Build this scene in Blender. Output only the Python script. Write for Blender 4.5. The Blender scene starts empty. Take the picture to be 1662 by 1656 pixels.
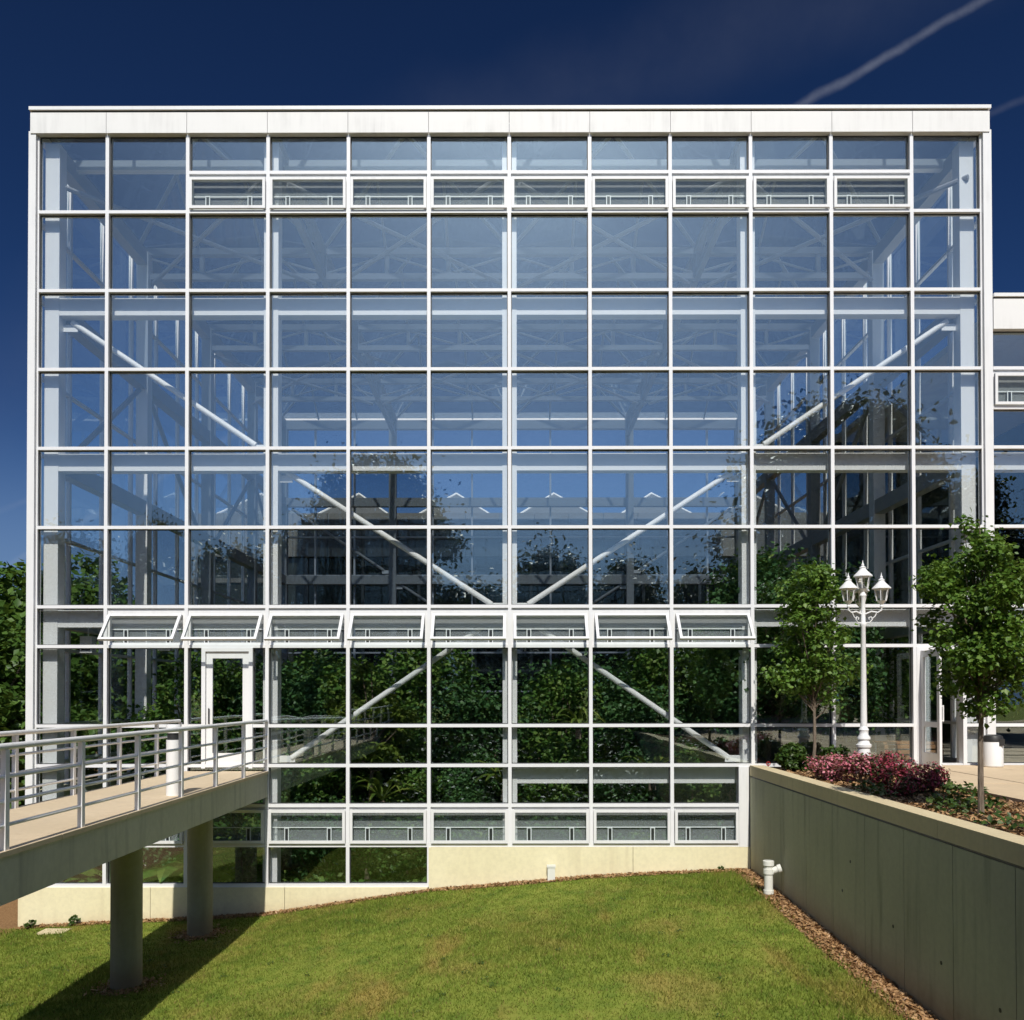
import bpy, math, random
import numpy as np
from mathutils import Vector, Matrix
R = math.radians
scene = bpy.context.scene
COL = scene.collection
rng = np.random.default_rng(7)
random.seed(7)

# ------------------------------------------------------------------ camera
cd = bpy.data.cameras.new("camera"); cam = bpy.data.objects.new("camera", cd); COL.objects.link(cam)
cd.sensor_width = 36.0; cd.sensor_fit = 'HORIZONTAL'
cd.lens = 31.654; cd.shift_y = 0.1711; cd.clip_start = 0.1; cd.clip_end = 3000
cam.location = (0.0596, -17.3, 1.32)
cam.matrix_world = (Matrix.Translation(cam.location) @ Matrix.Rotation(0.00105, 4, 'Z')
                    @ Matrix.Rotation(math.pi / 2 + 0.012427, 4, 'X') @ Matrix.Rotation(-0.00117, 4, 'Z'))
scene.camera = cam

# ------------------------------------------------------------------ sky and sun
SUN_EL = 46.0
SUN_AZ = 1.5
w = bpy.data.worlds.new("World"); scene.world = w; w.use_nodes = True
nt = w.node_tree; nt.nodes.clear()
def N(t, kind, **kw):
    n = t.nodes.new(kind)
    for k, v in kw.items():
        if k in n.inputs.keys() if isinstance(k, str) else False: n.inputs[k].default_value = v
        else: setattr(n, k, v)
    return n
sky = nt.nodes.new('ShaderNodeTexSky'); sky.sky_type = 'NISHITA'; sky.sun_disc = False
sky.sun_elevation = R(SUN_EL); sky.sun_rotation = R(180 - SUN_AZ)
sky.altitude = 1800; sky.air_density = 1.0; sky.dust_density = 9.5; sky.ozone_density = 6.5
gam = nt.nodes.new('ShaderNodeGamma'); gam.inputs['Gamma'].default_value = 1.7
bg = nt.nodes.new('ShaderNodeBackground'); bg.inputs['Strength'].default_value = 0.05
wo = nt.nodes.new('ShaderNodeOutputWorld')
half = nt.nodes.new('ShaderNodeVectorMath'); half.operation = 'MULTIPLY'; half.inputs[1].default_value = (.525, .56, .545)
nt.links.new(sky.outputs[0], half.inputs[0]); nt.links.new(half.outputs[0], gam.inputs[0])
# thin high cirrus streaks and an old vapour trail, part of the sky itself
tc = nt.nodes.new('ShaderNodeTexCoord')
def great_circle_band(normal, half_width, noise_scale, edge_noise):
    n = Vector(normal).normalized()
    nz = nt.nodes.new('ShaderNodeTexNoise'); nz.inputs['Scale'].default_value = noise_scale; nz.inputs['Detail'].default_value = 6
    nt.links.new(tc.outputs['Generated'], nz.inputs['Vector'])
    dot = nt.nodes.new('ShaderNodeVectorMath'); dot.operation = 'DOT_PRODUCT'
    nt.links.new(tc.outputs['Generated'], dot.inputs[0]); dot.inputs[1].default_value = n
    off = nt.nodes.new('ShaderNodeMath'); off.operation = 'MULTIPLY_ADD'
    nt.links.new(nz.outputs['Fac'], off.inputs[0]); off.inputs[1].default_value = edge_noise
    nt.links.new(dot.outputs['Value'], off.inputs[2])
    sub = nt.nodes.new('ShaderNodeMath'); sub.operation = 'SUBTRACT'; nt.links.new(off.outputs[0], sub.inputs[0]); sub.inputs[1].default_value = edge_noise * .5
    ab = nt.nodes.new('ShaderNodeMath'); ab.operation = 'ABSOLUTE'; nt.links.new(sub.outputs[0], ab.inputs[0])
    mr = nt.nodes.new('ShaderNodeMapRange'); mr.interpolation_type = 'SMOOTHSTEP'
    mr.inputs['From Min'].default_value = half_width; mr.inputs['From Max'].default_value = 0.0
    nt.links.new(ab.outputs[0], mr.inputs['Value'])
    nz2 = nt.nodes.new('ShaderNodeTexNoise'); nz2.inputs['Scale'].default_value = noise_scale * 2.2; nz2.inputs['Detail'].default_value = 10; nz2.inputs['Roughness'].default_value = .65
    nt.links.new(tc.outputs['Generated'], nz2.inputs['Vector'])
    m = nt.nodes.new('ShaderNodeMath'); m.operation = 'MULTIPLY'
    nt.links.new(mr.outputs[0], m.inputs[0]); nt.links.new(nz2.outputs['Fac'], m.inputs[1])
    return m.outputs[0]
def ray(px, py):       # direction of a point of the sky
    v = Vector(((px - 831) / 1461.3, 1.0, (1112.4 - py) / 1461.3)); c, s = math.cos(.0124), math.sin(.0124)
    return Vector((v.x, c * v.y - s * v.z, s * v.y + c * v.z)).normalized()
trail = great_circle_band(ray(1300, 172).cross(ray(1600, -2)), .0055, 16, .012)
trail2 = great_circle_band(ray(1555, 206).cross(ray(1720, 140)), .0045, 17, .005)
veil = great_circle_band(ray(1000, 130).cross(ray(1330, -20)), .07, 5, .12)
def add(a, b, k):
    m = nt.nodes.new('ShaderNodeMath'); m.operation = 'MULTIPLY_ADD'
    nt.links.new(b, m.inputs[0]); m.inputs[1].default_value = k
    if a is None: m.inputs[2].default_value = 0
    else: nt.links.new(a, m.inputs[2])
    return m.outputs[0]
cl = add(add(add(None, trail, .36), trail2, .13), veil, .06)
mixs = nt.nodes.new('ShaderNodeMix'); mixs.data_type = 'RGBA'
nt.links.new(cl, mixs.inputs['Factor']); nt.links.new(gam.outputs[0], mixs.inputs['A'])
mixs.inputs['B'].default_value = (7.5, 8.0, 9.5, 1)
# pale haze layer all round the horizon
sepz = nt.nodes.new('ShaderNodeSeparateXYZ'); nt.links.new(tc.outputs['Generated'], sepz.inputs[0])
hz = nt.nodes.new('ShaderNodeMapRange'); hz.interpolation_type = 'SMOOTHSTEP'
for kk, vv in zip(('From Min', 'From Max', 'To Min', 'To Max'), (.30, .05, 0, .8)): hz.inputs[kk].default_value = vv
nt.links.new(sepz.outputs['Z'], hz.inputs['Value'])
mixh = nt.nodes.new('ShaderNodeMix'); mixh.data_type = 'RGBA'; mixh.inputs['B'].default_value = (3.2, 5.2, 9.0, 1)
nt.links.new(hz.outputs[0], mixh.inputs['Factor']); nt.links.new(mixs.outputs['Result'], mixh.inputs['A'])
nt.links.new(mixh.outputs['Result'], bg.inputs['Color']); nt.links.new(bg.outputs[0], wo.inputs['Surface'])

sl = bpy.data.lights.new("sun", 'SUN'); sl.energy = 3.9; sl.angle = R(0.53); sl.color = (1.0, 0.95, 0.86)
sun = bpy.data.objects.new("sun", sl); COL.objects.link(sun)
sun.rotation_euler = (R(90 - SUN_EL), 0, R(SUN_AZ)); sun.location = (10, -40, 40)

scene.view_settings.view_transform = 'Standard'; scene.view_settings.look = 'None'
scene.view_settings.exposure = 0.06; scene.view_settings.gamma = 1.0
scene.render.engine = 'CYCLES'
cy = scene.cycles
cy.max_bounces = 8; cy.diffuse_bounces = 3; cy.glossy_bounces = 4; cy.transmission_bounces = 4; cy.transparent_max_bounces = 40
cy.caustics_reflective = False; cy.caustics_refractive = False; cy.sample_clamp_indirect = 6
cy.use_denoising = True
try: cy.denoiser = 'OPENIMAGEDENOISE'
except Exception: pass

# ------------------------------------------------------------------ helpers
class MB:
    def __init__(s): s.v = []; s.f = []
    def face(s, pts):
        b = len(s.v); s.v += [tuple(p) for p in pts]; s.f.append(tuple(range(b, b + len(pts)))); return s
    def box(s, x0, x1, y0, y1, z0, z1):
        b = len(s.v)
        s.v += [(x0,y0,z0),(x1,y0,z0),(x1,y1,z0),(x0,y1,z0),(x0,y0,z1),(x1,y0,z1),(x1,y1,z1),(x0,y1,z1)]
        s.f += [tuple(b+i for i in q) for q in ((0,3,2,1),(4,5,6,7),(0,1,5,4),(1,2,6,5),(2,3,7,6),(3,0,4,7))]
        return s
    def tube(s, p0, p1, r0, r1=None, n=8, caps=True):
        r1 = r0 if r1 is None else r1
        p0 = Vector(p0); p1 = Vector(p1); d = (p1 - p0).normalized()
        a = d.orthogonal().normalized(); c = d.cross(a)
        b = len(s.v)
        for p, r in ((p0, r0), (p1, r1)):
            for i in range(n):
                t = 2 * math.pi * i / n
                s.v.append(tuple(p + a * math.cos(t) * r + c * math.sin(t) * r))
        for i in range(n): s.f.append((b+i, b+(i+1) % n, b+n+(i+1) % n, b+n+i))
        if caps:
            s.f.append(tuple(b+i for i in reversed(range(n)))); s.f.append(tuple(b+n+i for i in range(n)))
        return s
    def path(s, pts, r, n=8):
        pts = [Vector(p) for p in pts]
        rs = r if isinstance(r, (list, tuple)) else [r] * len(pts)
        b = len(s.v); prev = None
        for k, p in enumerate(pts):
            d = (pts[min(k+1, len(pts)-1)] - pts[max(k-1, 0)]).normalized()
            a = d.orthogonal().normalized() if prev is None else (prev - d * prev.dot(d)).normalized()
            prev = a; c = d.cross(a)
            for i in range(n):
                t = 2 * math.pi * i / n
                s.v.append(tuple(p + (a * math.cos(t) + c * math.sin(t)) * rs[k]))
        for k in range(len(pts)-1):
            for i in range(n):
                s.f.append((b+k*n+i, b+k*n+(i+1) % n, b+(k+1)*n+(i+1) % n, b+(k+1)*n+i))
        s.f.append(tuple(b+i for i in reversed(range(n)))); s.f.append(tuple(b+(len(pts)-1)*n+i for i in range(n)))
        return s
    def lathe(s, prof, n=16, c=(0,0)):
        b = len(s.v)
        for r, z in prof:
            for i in range(n):
                t = 2 * math.pi * i / n; s.v.append((c[0] + r*math.cos(t), c[1] + r*math.sin(t), z))
        for k in range(len(prof)-1):
            for i in range(n):
                s.f.append((b+k*n+i, b+k*n+(i+1) % n, b+(k+1)*n+(i+1) % n, b+(k+1)*n+i))
        s.f.append(tuple(b+i for i in reversed(range(n)))); s.f.append(tuple(b+(len(prof)-1)*n+i for i in range(n)))
        return s
    def mesh(s, name, mat, smooth=False):
        me = bpy.data.meshes.new(name); me.from_pydata(s.v, [], s.f); me.update()
        if mat: me.materials.append(mat)
        if smooth:
            me.polygons.foreach_set('use_smooth', [True] * len(me.polygons)); me.set_sharp_from_angle(angle=R(38))
        return me
    def build(s, name, mat, parent=None, smooth=False, loc=(0,0,0)):
        return link(name, s.mesh(name, mat, smooth), parent, loc)
def link(name, me, parent=None, loc=(0,0,0), rot=(0,0,0), scale=(1,1,1)):
    o = bpy.data.objects.new(name, me); COL.objects.link(o)
    o.parent = parent; o.location = loc; o.rotation_euler = rot; o.scale = scale
    return o
def tag(o, label, cat, group=None):
    o['label'] = label; o['category'] = cat
    if group: o['group'] = group
    return o
def thing(name, label, cat, loc=(0,0,0), rz=0, group=None):
    o = bpy.data.objects.new(name, None); COL.objects.link(o); o.location = loc; o.rotation_euler = (0,0,rz)
    o.empty_display_size = .2
    return tag(o, label, cat, group)
def structure(o): o['kind'] = 'structure'; return o
def stuff(o, label=None, cat=None):
    o['kind'] = 'stuff'
    if label: o['label'] = label; o['category'] = cat
    return o
def copy_tree(root, loc, rz=0, scale=1, label=None, group=None):
    r = root.copy(); COL.objects.link(r); r.location = loc; r.rotation_euler = (0,0,rz)
    r.scale = (scale,)*3 if isinstance(scale, (int, float)) else scale
    if label: r['label'] = label
    if group: r['group'] = group
    for ch in root.children:
        c = ch.copy(); COL.objects.link(c); c.parent = r
        for g in ch.children:
            e = g.copy(); COL.objects.link(e); e.parent = c
    return r
CACHE = {}
def cbox(name, mat, sx, sy, sz):
    """shared box mesh centred on its origin"""
    k = (name, mat.name, round(sx,3), round(sy,3), round(sz,3))
    if k not in CACHE: CACHE[k] = MB().box(-sx/2, sx/2, -sy/2, sy/2, -sz/2, sz/2).mesh(name, mat)
    return CACHE[k]
def bpart(name, mat, x0, x1, y0, y1, z0, z1, parent, rot=(0,0,0)):
    return link(name, cbox(name, mat, x1-x0, y1-y0, z1-z0), parent, ((x0+x1)/2, (y0+y1)/2, (z0+z1)/2), rot)

# ------------------------------------------------------------------ materials
def mat_new(name):
    m = bpy.data.materials.new(name); m.use_nodes = True; t = m.node_tree; t.nodes.clear()
    out = t.nodes.new('ShaderNodeOutputMaterial'); return m, t, out
def noise(t, scale, detail=4, vec=None, rough=.55):
    n = t.nodes.new('ShaderNodeTexNoise'); n.inputs['Scale'].default_value = scale; n.inputs['Detail'].default_value = detail
    n.inputs['Roughness'].default_value = rough
    if vec is not None: t.links.new(vec, n.inputs['Vector'])
    return n.outputs['Fac']
def objcoord(t, scale=None):
    c = t.nodes.new('ShaderNodeTexCoord').outputs['Object']
    if scale is None: return c
    mp = t.nodes.new('ShaderNodeMapping'); mp.inputs['Scale'].default_value = scale; t.links.new(c, mp.inputs['Vector']); return mp.outputs[0]
def worldpos(t, scale=None):
    c = t.nodes.new('ShaderNodeNewGeometry').outputs['Position']
    if scale is None: return c
    mp = t.nodes.new('ShaderNodeMapping'); mp.inputs['Scale'].default_value = scale; t.links.new(c, mp.inputs['Vector']); return mp.outputs[0]
def ramp(t, fac, stops):
    r = t.nodes.new('ShaderNodeValToRGB'); t.links.new(fac, r.inputs[0])
    while len(r.color_ramp.elements) < len(stops): r.color_ramp.elements.new(.5)
    for e, (p, c) in zip(r.color_ramp.elements, stops): e.position = p; e.color = (*c, 1)
    return r.outputs[0]
def mixc(t, fac, a, b, mode='MIX'):
    m = t.nodes.new('ShaderNodeMix'); m.data_type = 'RGBA'; m.blend_type = mode
    for s, v in (('Factor', fac), ('A', a), ('B', b)):
        if isinstance(v, (int, float)): m.inputs[s].default_value = v
        elif isinstance(v, tuple): m.inputs[s].default_value = (*v, 1)
        else: t.links.new(v, m.inputs[s])
    return m.outputs['Result']
def math_(t, op, a, b=None, clamp=False):
    m = t.nodes.new('ShaderNodeMath'); m.operation = op; m.use_clamp = clamp
    for i, v in enumerate((a, b)):
        if v is None: continue
        if isinstance(v, (int, float)): m.inputs[i].default_value = v
        else: t.links.new(v, m.inputs[i])
    return m.outputs[0]
def mrange(t, v, a, b, c=0, d=1, smooth=True):
    m = t.nodes.new('ShaderNodeMapRange'); m.interpolation_type = 'SMOOTHSTEP' if smooth else 'LINEAR'
    t.links.new(v, m.inputs['Value'])
    for k, x in zip(('From Min','From Max','To Min','To Max'), (a,b,c,d)): m.inputs[k].default_value = x
    return m.outputs[0]
def principled(t, out, col, rough=.5, spec=.5, bump=None, bstr=.2, bdist=.01):
    p = t.nodes.new('ShaderNodeBsdfPrincipled')
    if isinstance(col, tuple): p.inputs['Base Color'].default_value = (*col, 1)
    else: t.links.new(col, p.inputs['Base Color'])
    p.inputs['Roughness'].default_value = rough; p.inputs['Specular IOR Level'].default_value = spec
    if bump is not None:
        b = t.nodes.new('ShaderNodeBump'); b.inputs['Strength'].default_value = bstr; b.inputs['Distance'].default_value = bdist
        t.links.new(bump, b.inputs['Height']); t.links.new(b.outputs[0], p.inputs['Normal'])
    t.links.new(p.outputs[0], out.inputs['Surface']); return p

def painted(name, col, rough=.45, dirt=.12):
    m, t, out = mat_new(name)
    pos = worldpos(t)
    n1 = noise(t, 1.3, 5, pos); n2 = noise(t, 1.0, 5, worldpos(t, (9, 9, .7)))
    f = math_(t, 'MULTIPLY', mrange(t, n1, .35, .75), mrange(t, n2, .35, .75))
    c = mixc(t, math_(t, 'MULTIPLY', f, dirt * 3, True), col, tuple(x * .72 for x in col))
    principled(t, out, c, rough, .4); return m
M = {}
M['white'] = painted('white_paint', (.80, .80, .80), .45, .18)
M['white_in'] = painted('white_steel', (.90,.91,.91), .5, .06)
M['shadedsteel'] = painted('shaded_steel', (.42,.43,.43), .5, .1)  # white steel greyed: shade of the deep interior put into its colour
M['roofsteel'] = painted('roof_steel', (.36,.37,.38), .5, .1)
M['alu'] = painted('white_mullion', (.80, .80, .81), .4, .08)
M['fascia'] = painted('fascia_metal', (.80,.79,.77), .55, .22)
M['railpaint'] = painted('rail_paint', (.82,.82,.82), .4, .08)
M['pvc'] = painted('pvc', (.78, .78, .72), .4, .15)
m, t, out = mat_new('dark_metal'); principled(t, out, mixc(t, noise(t, 30, 3, objcoord(t)), (.02,.021,.022), (.035,.036,.038)), .45); M['dark'] = m
m, t, out = mat_new('black_plastic'); principled(t, out, mixc(t, noise(t, 18, 3, objcoord(t)), (.018,.018,.018), (.03,.03,.03)), .5); M['black'] = m
m, t, out = mat_new('red_paint'); principled(t, out, mixc(t, noise(t, 20, 3, objcoord(t)), (.45,.03,.02), (.3,.02,.02)), .5); M['red'] = m

def concrete(name, a, b, stain, streak=.5, soil_z=None, soilcol=(.36,.20,.09)):
    m, t, out = mat_new(name)
    n1 = noise(t, .9, 6, worldpos(t)); n2 = noise(t, 14, 5, worldpos(t)); n3 = noise(t, 1.0, 6, worldpos(t, (5, 5, .45)))
    c = mixc(t, mrange(t, n1, .3, .7), a, b)
    c = mixc(t, math_(t, 'MULTIPLY', mrange(t, n3, .5, .8), streak), c, stain)
    c = mixc(t, mrange(t, n2, .3, .75, 0, .22), c, tuple(x * .6 for x in a))
    if soil_z is not None:
        sep = t.nodes.new('ShaderNodeSeparateXYZ'); t.links.new(worldpos(t), sep.inputs[0])
        h = math_(t, 'SUBTRACT', sep.outputs['Z'], math_(t, 'MULTIPLY', sep.outputs['X'], soil_z[1]))
        h = math_(t, 'ADD', h, math_(t, 'MULTIPLY', noise(t, 2.5, 5, worldpos(t)), .3))
        c = mixc(t, mrange(t, h, soil_z[0] + .62, soil_z[0] + .1, 0, .55), c, soilcol)
    n4 = noise(t, 60, 4, worldpos(t))
    principled(t, out, c, .85, .25, math_(t, 'ADD', n4, math_(t, 'MULTIPLY', n2, 1.5)), .25, .006); return m
M['base'] = concrete('base_concrete', (.84,.77,.52), (.80,.73,.48), (.60,.52,.34), .4, (-2.62, .078))
M['wallc'] = concrete('retaining_concrete', (.54,.53,.38), (.48,.47,.34), (.25,.25,.18), .8, (-2.12, 0), (.22,.14,.07))
M['coping'] = concrete('coping_concrete', (.72,.61,.39), (.66,.55,.35), (.48,.40,.26), .3)
M['pier'] = concrete('pier_concrete', (.40,.39,.29), (.34,.335,.25), (.22,.22,.17), .75, (-2.75, 0), (.25,.16,.08))
M['deckside'] = concrete('deck_concrete', (.68,.66,.53), (.60,.58,.46), (.29,.285,.23), .75)
M['decktop'] = concrete('deck_topping', (.70,.57,.40), (.64,.52,.36), (.50,.40,.28), .25)
M['paver'] = concrete('paver_concrete', (.74,.58,.39), (.66,.51,.34), (.52,.40,.27), .25)
M['floor'] = concrete('floor_concrete', (.30,.27,.22), (.25,.22,.18), (.18,.16,.13), .3)

m, t, out = mat_new('wood'); g = noise(t, 3, 6, objcoord(t, (1, 14, 14)))
principled(t, out, mixc(t, g, (.30,.17,.08), (.20,.11,.05)), .6); M['wood'] = m
m, t, out = mat_new('soil'); g = noise(t, 22, 6, worldpos(t))
principled(t, out, ramp(t, g, [(.3,(.05,.03,.015)),(.7,(.14,.085,.045))]), .95, .1, g, .6, .03); M['soil'] = m
m, t, out = mat_new('bark'); g = noise(t, 6, 6, objcoord(t, (6, 6, 1.2)))
principled(t, out, ramp(t, g, [(.3,(.10,.075,.055)),(.7,(.27,.22,.17))]), .9, .1, g, .7, .02); M['bark'] = m

def glass(name, base, tint, wav=.0025, rough=0.0):
    m, t, out = mat_new(name)
    lw = t.nodes.new('ShaderNodeLayerWeight'); lw.inputs['Blend'].default_value = .5
    f5 = math_(t, 'POWER', lw.outputs['Facing'], 5.0)
    f = math_(t, 'ADD', math_(t, 'MULTIPLY', f5, 1 - base), base, True)
    tr = t.nodes.new('ShaderNodeBsdfTransparent'); tr.inputs[0].default_value = (*tint, 1)
    gl = t.nodes.new('ShaderNodeBsdfGlossy'); gl.inputs['Roughness'].default_value = rough; gl.inputs['Color'].default_value = (.84,.97,1.0,1)
    b = t.nodes.new('ShaderNodeBump'); b.inputs['Strength'].default_value = 1.0; b.inputs['Distance'].default_value = wav
    t.links.new(noise(t, .9, 2, worldpos(t, (1, 1, 1.9)), .4), b.inputs['Height']); t.links.new(b.outputs[0], gl.inputs['Normal'])
    mx = t.nodes.new('ShaderNodeMixShader'); t.links.new(f, mx.inputs[0]); t.links.new(tr.outputs[0], mx.inputs[1]); t.links.new(gl.outputs[0], mx.inputs[2])
    t.links.new(mx.outputs[0], out.inputs['Surface']); return m
M['glass'] = glass('facade_glass', .15, (.985,.995,.995), .0022)
M['roofglass'] = glass('tinted_roof_glass', .05, (.42,.46,.50))
M['glass2'] = glass('clear_glass', .03, (.95,.975,.97))
m, t, out = mat_new('insect_mesh')
tr = t.nodes.new('ShaderNodeBsdfTransparent'); df = t.nodes.new('ShaderNodeBsdfDiffuse'); df.inputs[0].default_value = (.50,.52,.54,1)
mx = t.nodes.new('ShaderNodeMixShader')
t.links.new(mrange(t, noise(t, 40, 2, worldpos(t)), .2, .8, .17, .26), mx.inputs[0])
t.links.new(tr.outputs[0], mx.inputs[1]); t.links.new(df.outputs[0], mx.inputs[2]); t.links.new(mx.outputs[0], out.inputs['Surface']); M['screen'] = m
m, t, out = mat_new('lantern_glass')
tr = t.nodes.new('ShaderNodeBsdfTransparent'); tr.inputs[0].default_value = (.9,.88,.82,1)
gl = t.nodes.new('ShaderNodeBsdfGlossy'); gl.inputs['Roughness'].default_value = .15
mx = t.nodes.new('ShaderNodeMixShader'); mx.inputs[0].default_value = .12
t.links.new(tr.outputs[0], mx.inputs[1]); t.links.new(gl.outputs[0], mx.inputs[2]); t.links.new(mx.outputs[0], out.inputs['Surface']); M['lglass'] = m

m, t, out = mat_new('dark_glazing'); principled(t, out, mixc(t, noise(t, .6, 3, worldpos(t)), (.012,.016,.016), (.03,.036,.034)), .12, .5); M['dglass'] = m

def leafmat(name, cols, transl=.35, clump=1.2, second=None):
    m, t, out = mat_new(name)
    geo = t.nodes.new('ShaderNodeNewGeometry'); rnd = geo.outputs['Random Per Island']
    c = ramp(t, rnd, [(i / max(1, len(cols) - 1), c) for i, c in enumerate(cols)])
    oi = t.nodes.new('ShaderNodeObjectInfo')
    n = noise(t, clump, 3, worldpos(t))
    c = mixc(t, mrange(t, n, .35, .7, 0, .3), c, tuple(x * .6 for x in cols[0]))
    if second: c = mixc(t, mrange(t, rnd, second[0], second[0] + .01), c, second[1])
    df = t.nodes.new('ShaderNodeBsdfPrincipled'); t.links.new(c, df.inputs['Base Color']); df.inputs['Roughness'].default_value = .45
    df.inputs['Specular IOR Level'].default_value = .35
    tl = t.nodes.new('ShaderNodeBsdfTranslucent'); t.links.new(mixc(t, .5, c, (.16,.22,.02)), tl.inputs[0])
    mx = t.nodes.new('ShaderNodeMixShader'); mx.inputs[0].default_value = transl
    t.links.new(df.outputs[0], mx.inputs[1]); t.links.new(tl.outputs[0], mx.inputs[2]); t.links.new(mx.outputs[0], out.inputs['Surface']); return m
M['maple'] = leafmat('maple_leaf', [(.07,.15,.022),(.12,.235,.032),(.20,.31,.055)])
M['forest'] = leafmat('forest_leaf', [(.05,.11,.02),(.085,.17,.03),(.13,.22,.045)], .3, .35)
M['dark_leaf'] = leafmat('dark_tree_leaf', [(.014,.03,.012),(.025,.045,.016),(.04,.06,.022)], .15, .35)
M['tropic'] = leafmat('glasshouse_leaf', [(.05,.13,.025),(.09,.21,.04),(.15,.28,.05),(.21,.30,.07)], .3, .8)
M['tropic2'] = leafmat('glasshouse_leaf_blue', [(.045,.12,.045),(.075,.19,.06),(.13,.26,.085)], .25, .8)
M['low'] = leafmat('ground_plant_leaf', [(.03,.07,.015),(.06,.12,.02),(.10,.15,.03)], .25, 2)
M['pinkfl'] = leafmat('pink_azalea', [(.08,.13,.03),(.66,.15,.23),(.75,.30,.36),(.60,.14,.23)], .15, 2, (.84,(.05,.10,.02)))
M['redfl'] = leafmat('dark_red_azalea', [(.05,.08,.02),(.42,.05,.10),(.55,.09,.16),(.34,.035,.08)], .15, 2, (.82,(.03,.07,.015)))
M['brightfl'] = leafmat('bright_pink_flower', [(.04,.08,.02),(.50,.05,.09),(.62,.10,.15),(.45,.04,.08)], .15, 3, (.72,(.05,.10,.02)))
M['mulch'] = leafmat('mulch_chip', [(.24,.13,.06),(.38,.22,.10),(.50,.31,.15),(.28,.15,.07)], .0, 3)
M['whitefl'] = leafmat('white_flower', [(.06,.11,.03),(.6,.6,.5)], .1, 3)

# lawn colour shared by ground sheet and blades
def lawn_color(t, blades):
    pos = worldpos(t)
    n1 = noise(t, .55, 5, pos); n2 = noise(t, 2.6, 5, pos); n3 = noise(t, .9, 4, worldpos(t, (1.0, .35, 1)))
    g = ramp(t, n2, [(.25,(.115,.18,.03)),(.5,(.205,.255,.042)),(.8,(.31,.325,.068))])
    g = mixc(t, mrange(t, n1, .50, .70, 0, .7), g, (.33,.27,.075))
    g = mixc(t, mrange(t, n3, .54, .70, 0, .55), g, (.42,.26,.09))
    if blades:
        rnd = t.nodes.new('ShaderNodeNewGeometry').outputs['Random Per Island']
        g = mixc(t, mrange(t, rnd, 0, 1, 0, .5, False), g, (.09,.15,.024))
        g = mixc(t, mrange(t, rnd, .9, .92, 0, .8), g, (.28,.21,.08))
    return g
m, t, out = mat_new('lawn_ground')
sep = t.nodes.new('ShaderNodeSeparateXYZ'); t.links.new(worldpos(t), sep.inputs[0])
wob = math_(t, 'MULTIPLY', math_(t, 'SUBTRACT', noise(t, 3, 4, worldpos(t)), .5), .35)
e1 = mrange(t, math_(t, 'ADD', sep.outputs['Y'], wob), -.36, -.24)
e2 = mrange(t, math_(t, 'ADD', sep.outputs['X'], wob), 4.14, 4.26)
e3 = mrange(t, math_(t, 'ADD', sep.outputs['X'], wob), -9.1, -9.6)
soil = ramp(t, noise(t, 25, 6, worldpos(t)), [(.3,(.20,.11,.05)),(.7,(.38,.23,.11))])
near = mrange(t, sep.outputs['Y'], -12, -11)
mk = math_(t, 'MULTIPLY', math_(t, 'MAXIMUM', e1, math_(t, 'MAXIMUM', e2, e3)), near)
c = mixc(t, mk, lawn_color(t, False), soil)
bank_dim = math_(t, 'MULTIPLY', mrange(t, sep.outputs['Y'], -9.7, -10.0), mrange(t, sep.outputs['Y'], -21.0, -20.0))
c = mixc(t, bank_dim, c, (.035,.03,.018))  # unseen bank coloured dark so that the lower panes mirror less sunlit ground
principled(t, out, c, .95, .1, noise(t, 30, 5, worldpos(t)), .6, .03); M['lawn'] = m
m, t, out = mat_new('grass_blade')
c = lawn_color(t, True)
df = t.nodes.new('ShaderNodeBsdfDiffuse'); t.links.new(c, df.inputs[0]); tl = t.nodes.new('ShaderNodeBsdfTranslucent'); t.links.new(c, tl.inputs[0])
mx = t.nodes.new('ShaderNodeMixShader'); mx.inputs[0].default_value = .3
t.links.new(df.outputs[0], mx.inputs[1]); t.links.new(tl.outputs[0], mx.inputs[2]); t.links.new(mx.outputs[0], out.inputs['Surface']); M['blade'] = m

# ------------------------------------------------------------------ numpy meshes
def np_mesh(name, verts, faces, mat):
    me = bpy.data.meshes.new(name)
    nv, nf, k = len(verts), len(faces), faces.shape[1]
    me.vertices.add(nv); me.vertices.foreach_set('co', verts.astype(np.float32).ravel())
    me.loops.add(nf * k); me.loops.foreach_set('vertex_index', faces.astype(np.int32).ravel())
    me.polygons.add(nf); me.polygons.foreach_set('loop_start', np.arange(0, nf * k, k, dtype=np.int32))
    me.polygons.foreach_set('loop_total', np.full(nf, k, dtype=np.int32))
    me.update(calc_edges=True); me.validate(); me.materials.append(mat); return me
def leaves(centres, size, mat, name, seed=0, elong=1.5, up=.5, outward=None, drop=.0):
    """one folded leaf (4 corners) at each centre"""
    r = np.random.default_rng(seed); n = len(centres)
    nrm = r.normal(size=(n, 3)); nrm[:, 2] = np.abs(nrm[:, 2]) + up
    if outward is not None: nrm += outward
    nrm /= np.linalg.norm(nrm, axis=1, keepdims=True)
    d = r.normal(size=(n, 3)); d[:, 2] -= drop
    d -= nrm * (d * nrm).sum(1, keepdims=True); d /= np.linalg.norm(d, axis=1, keepdims=True)
    s = np.cross(nrm, d); sz = size * r.uniform(.6, 1.35, size=(n, 1))
    a = centres - d * sz * elong * .5; b = centres + d * sz * elong * .5
    l = centres + s * sz * .5 + nrm * sz * .14; q = centres - s * sz * .5 + nrm * sz * .14
    v = np.stack([a, l, b, q], 1).reshape(-1, 3)
    i = np.arange(n)[:, None] * 4
    f = np.concatenate([i + np.array([[0, 2, 1]]), i + np.array([[0, 3, 2]])], 1).reshape(-1, 3)
    return np_mesh(name, v, f, mat)
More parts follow.
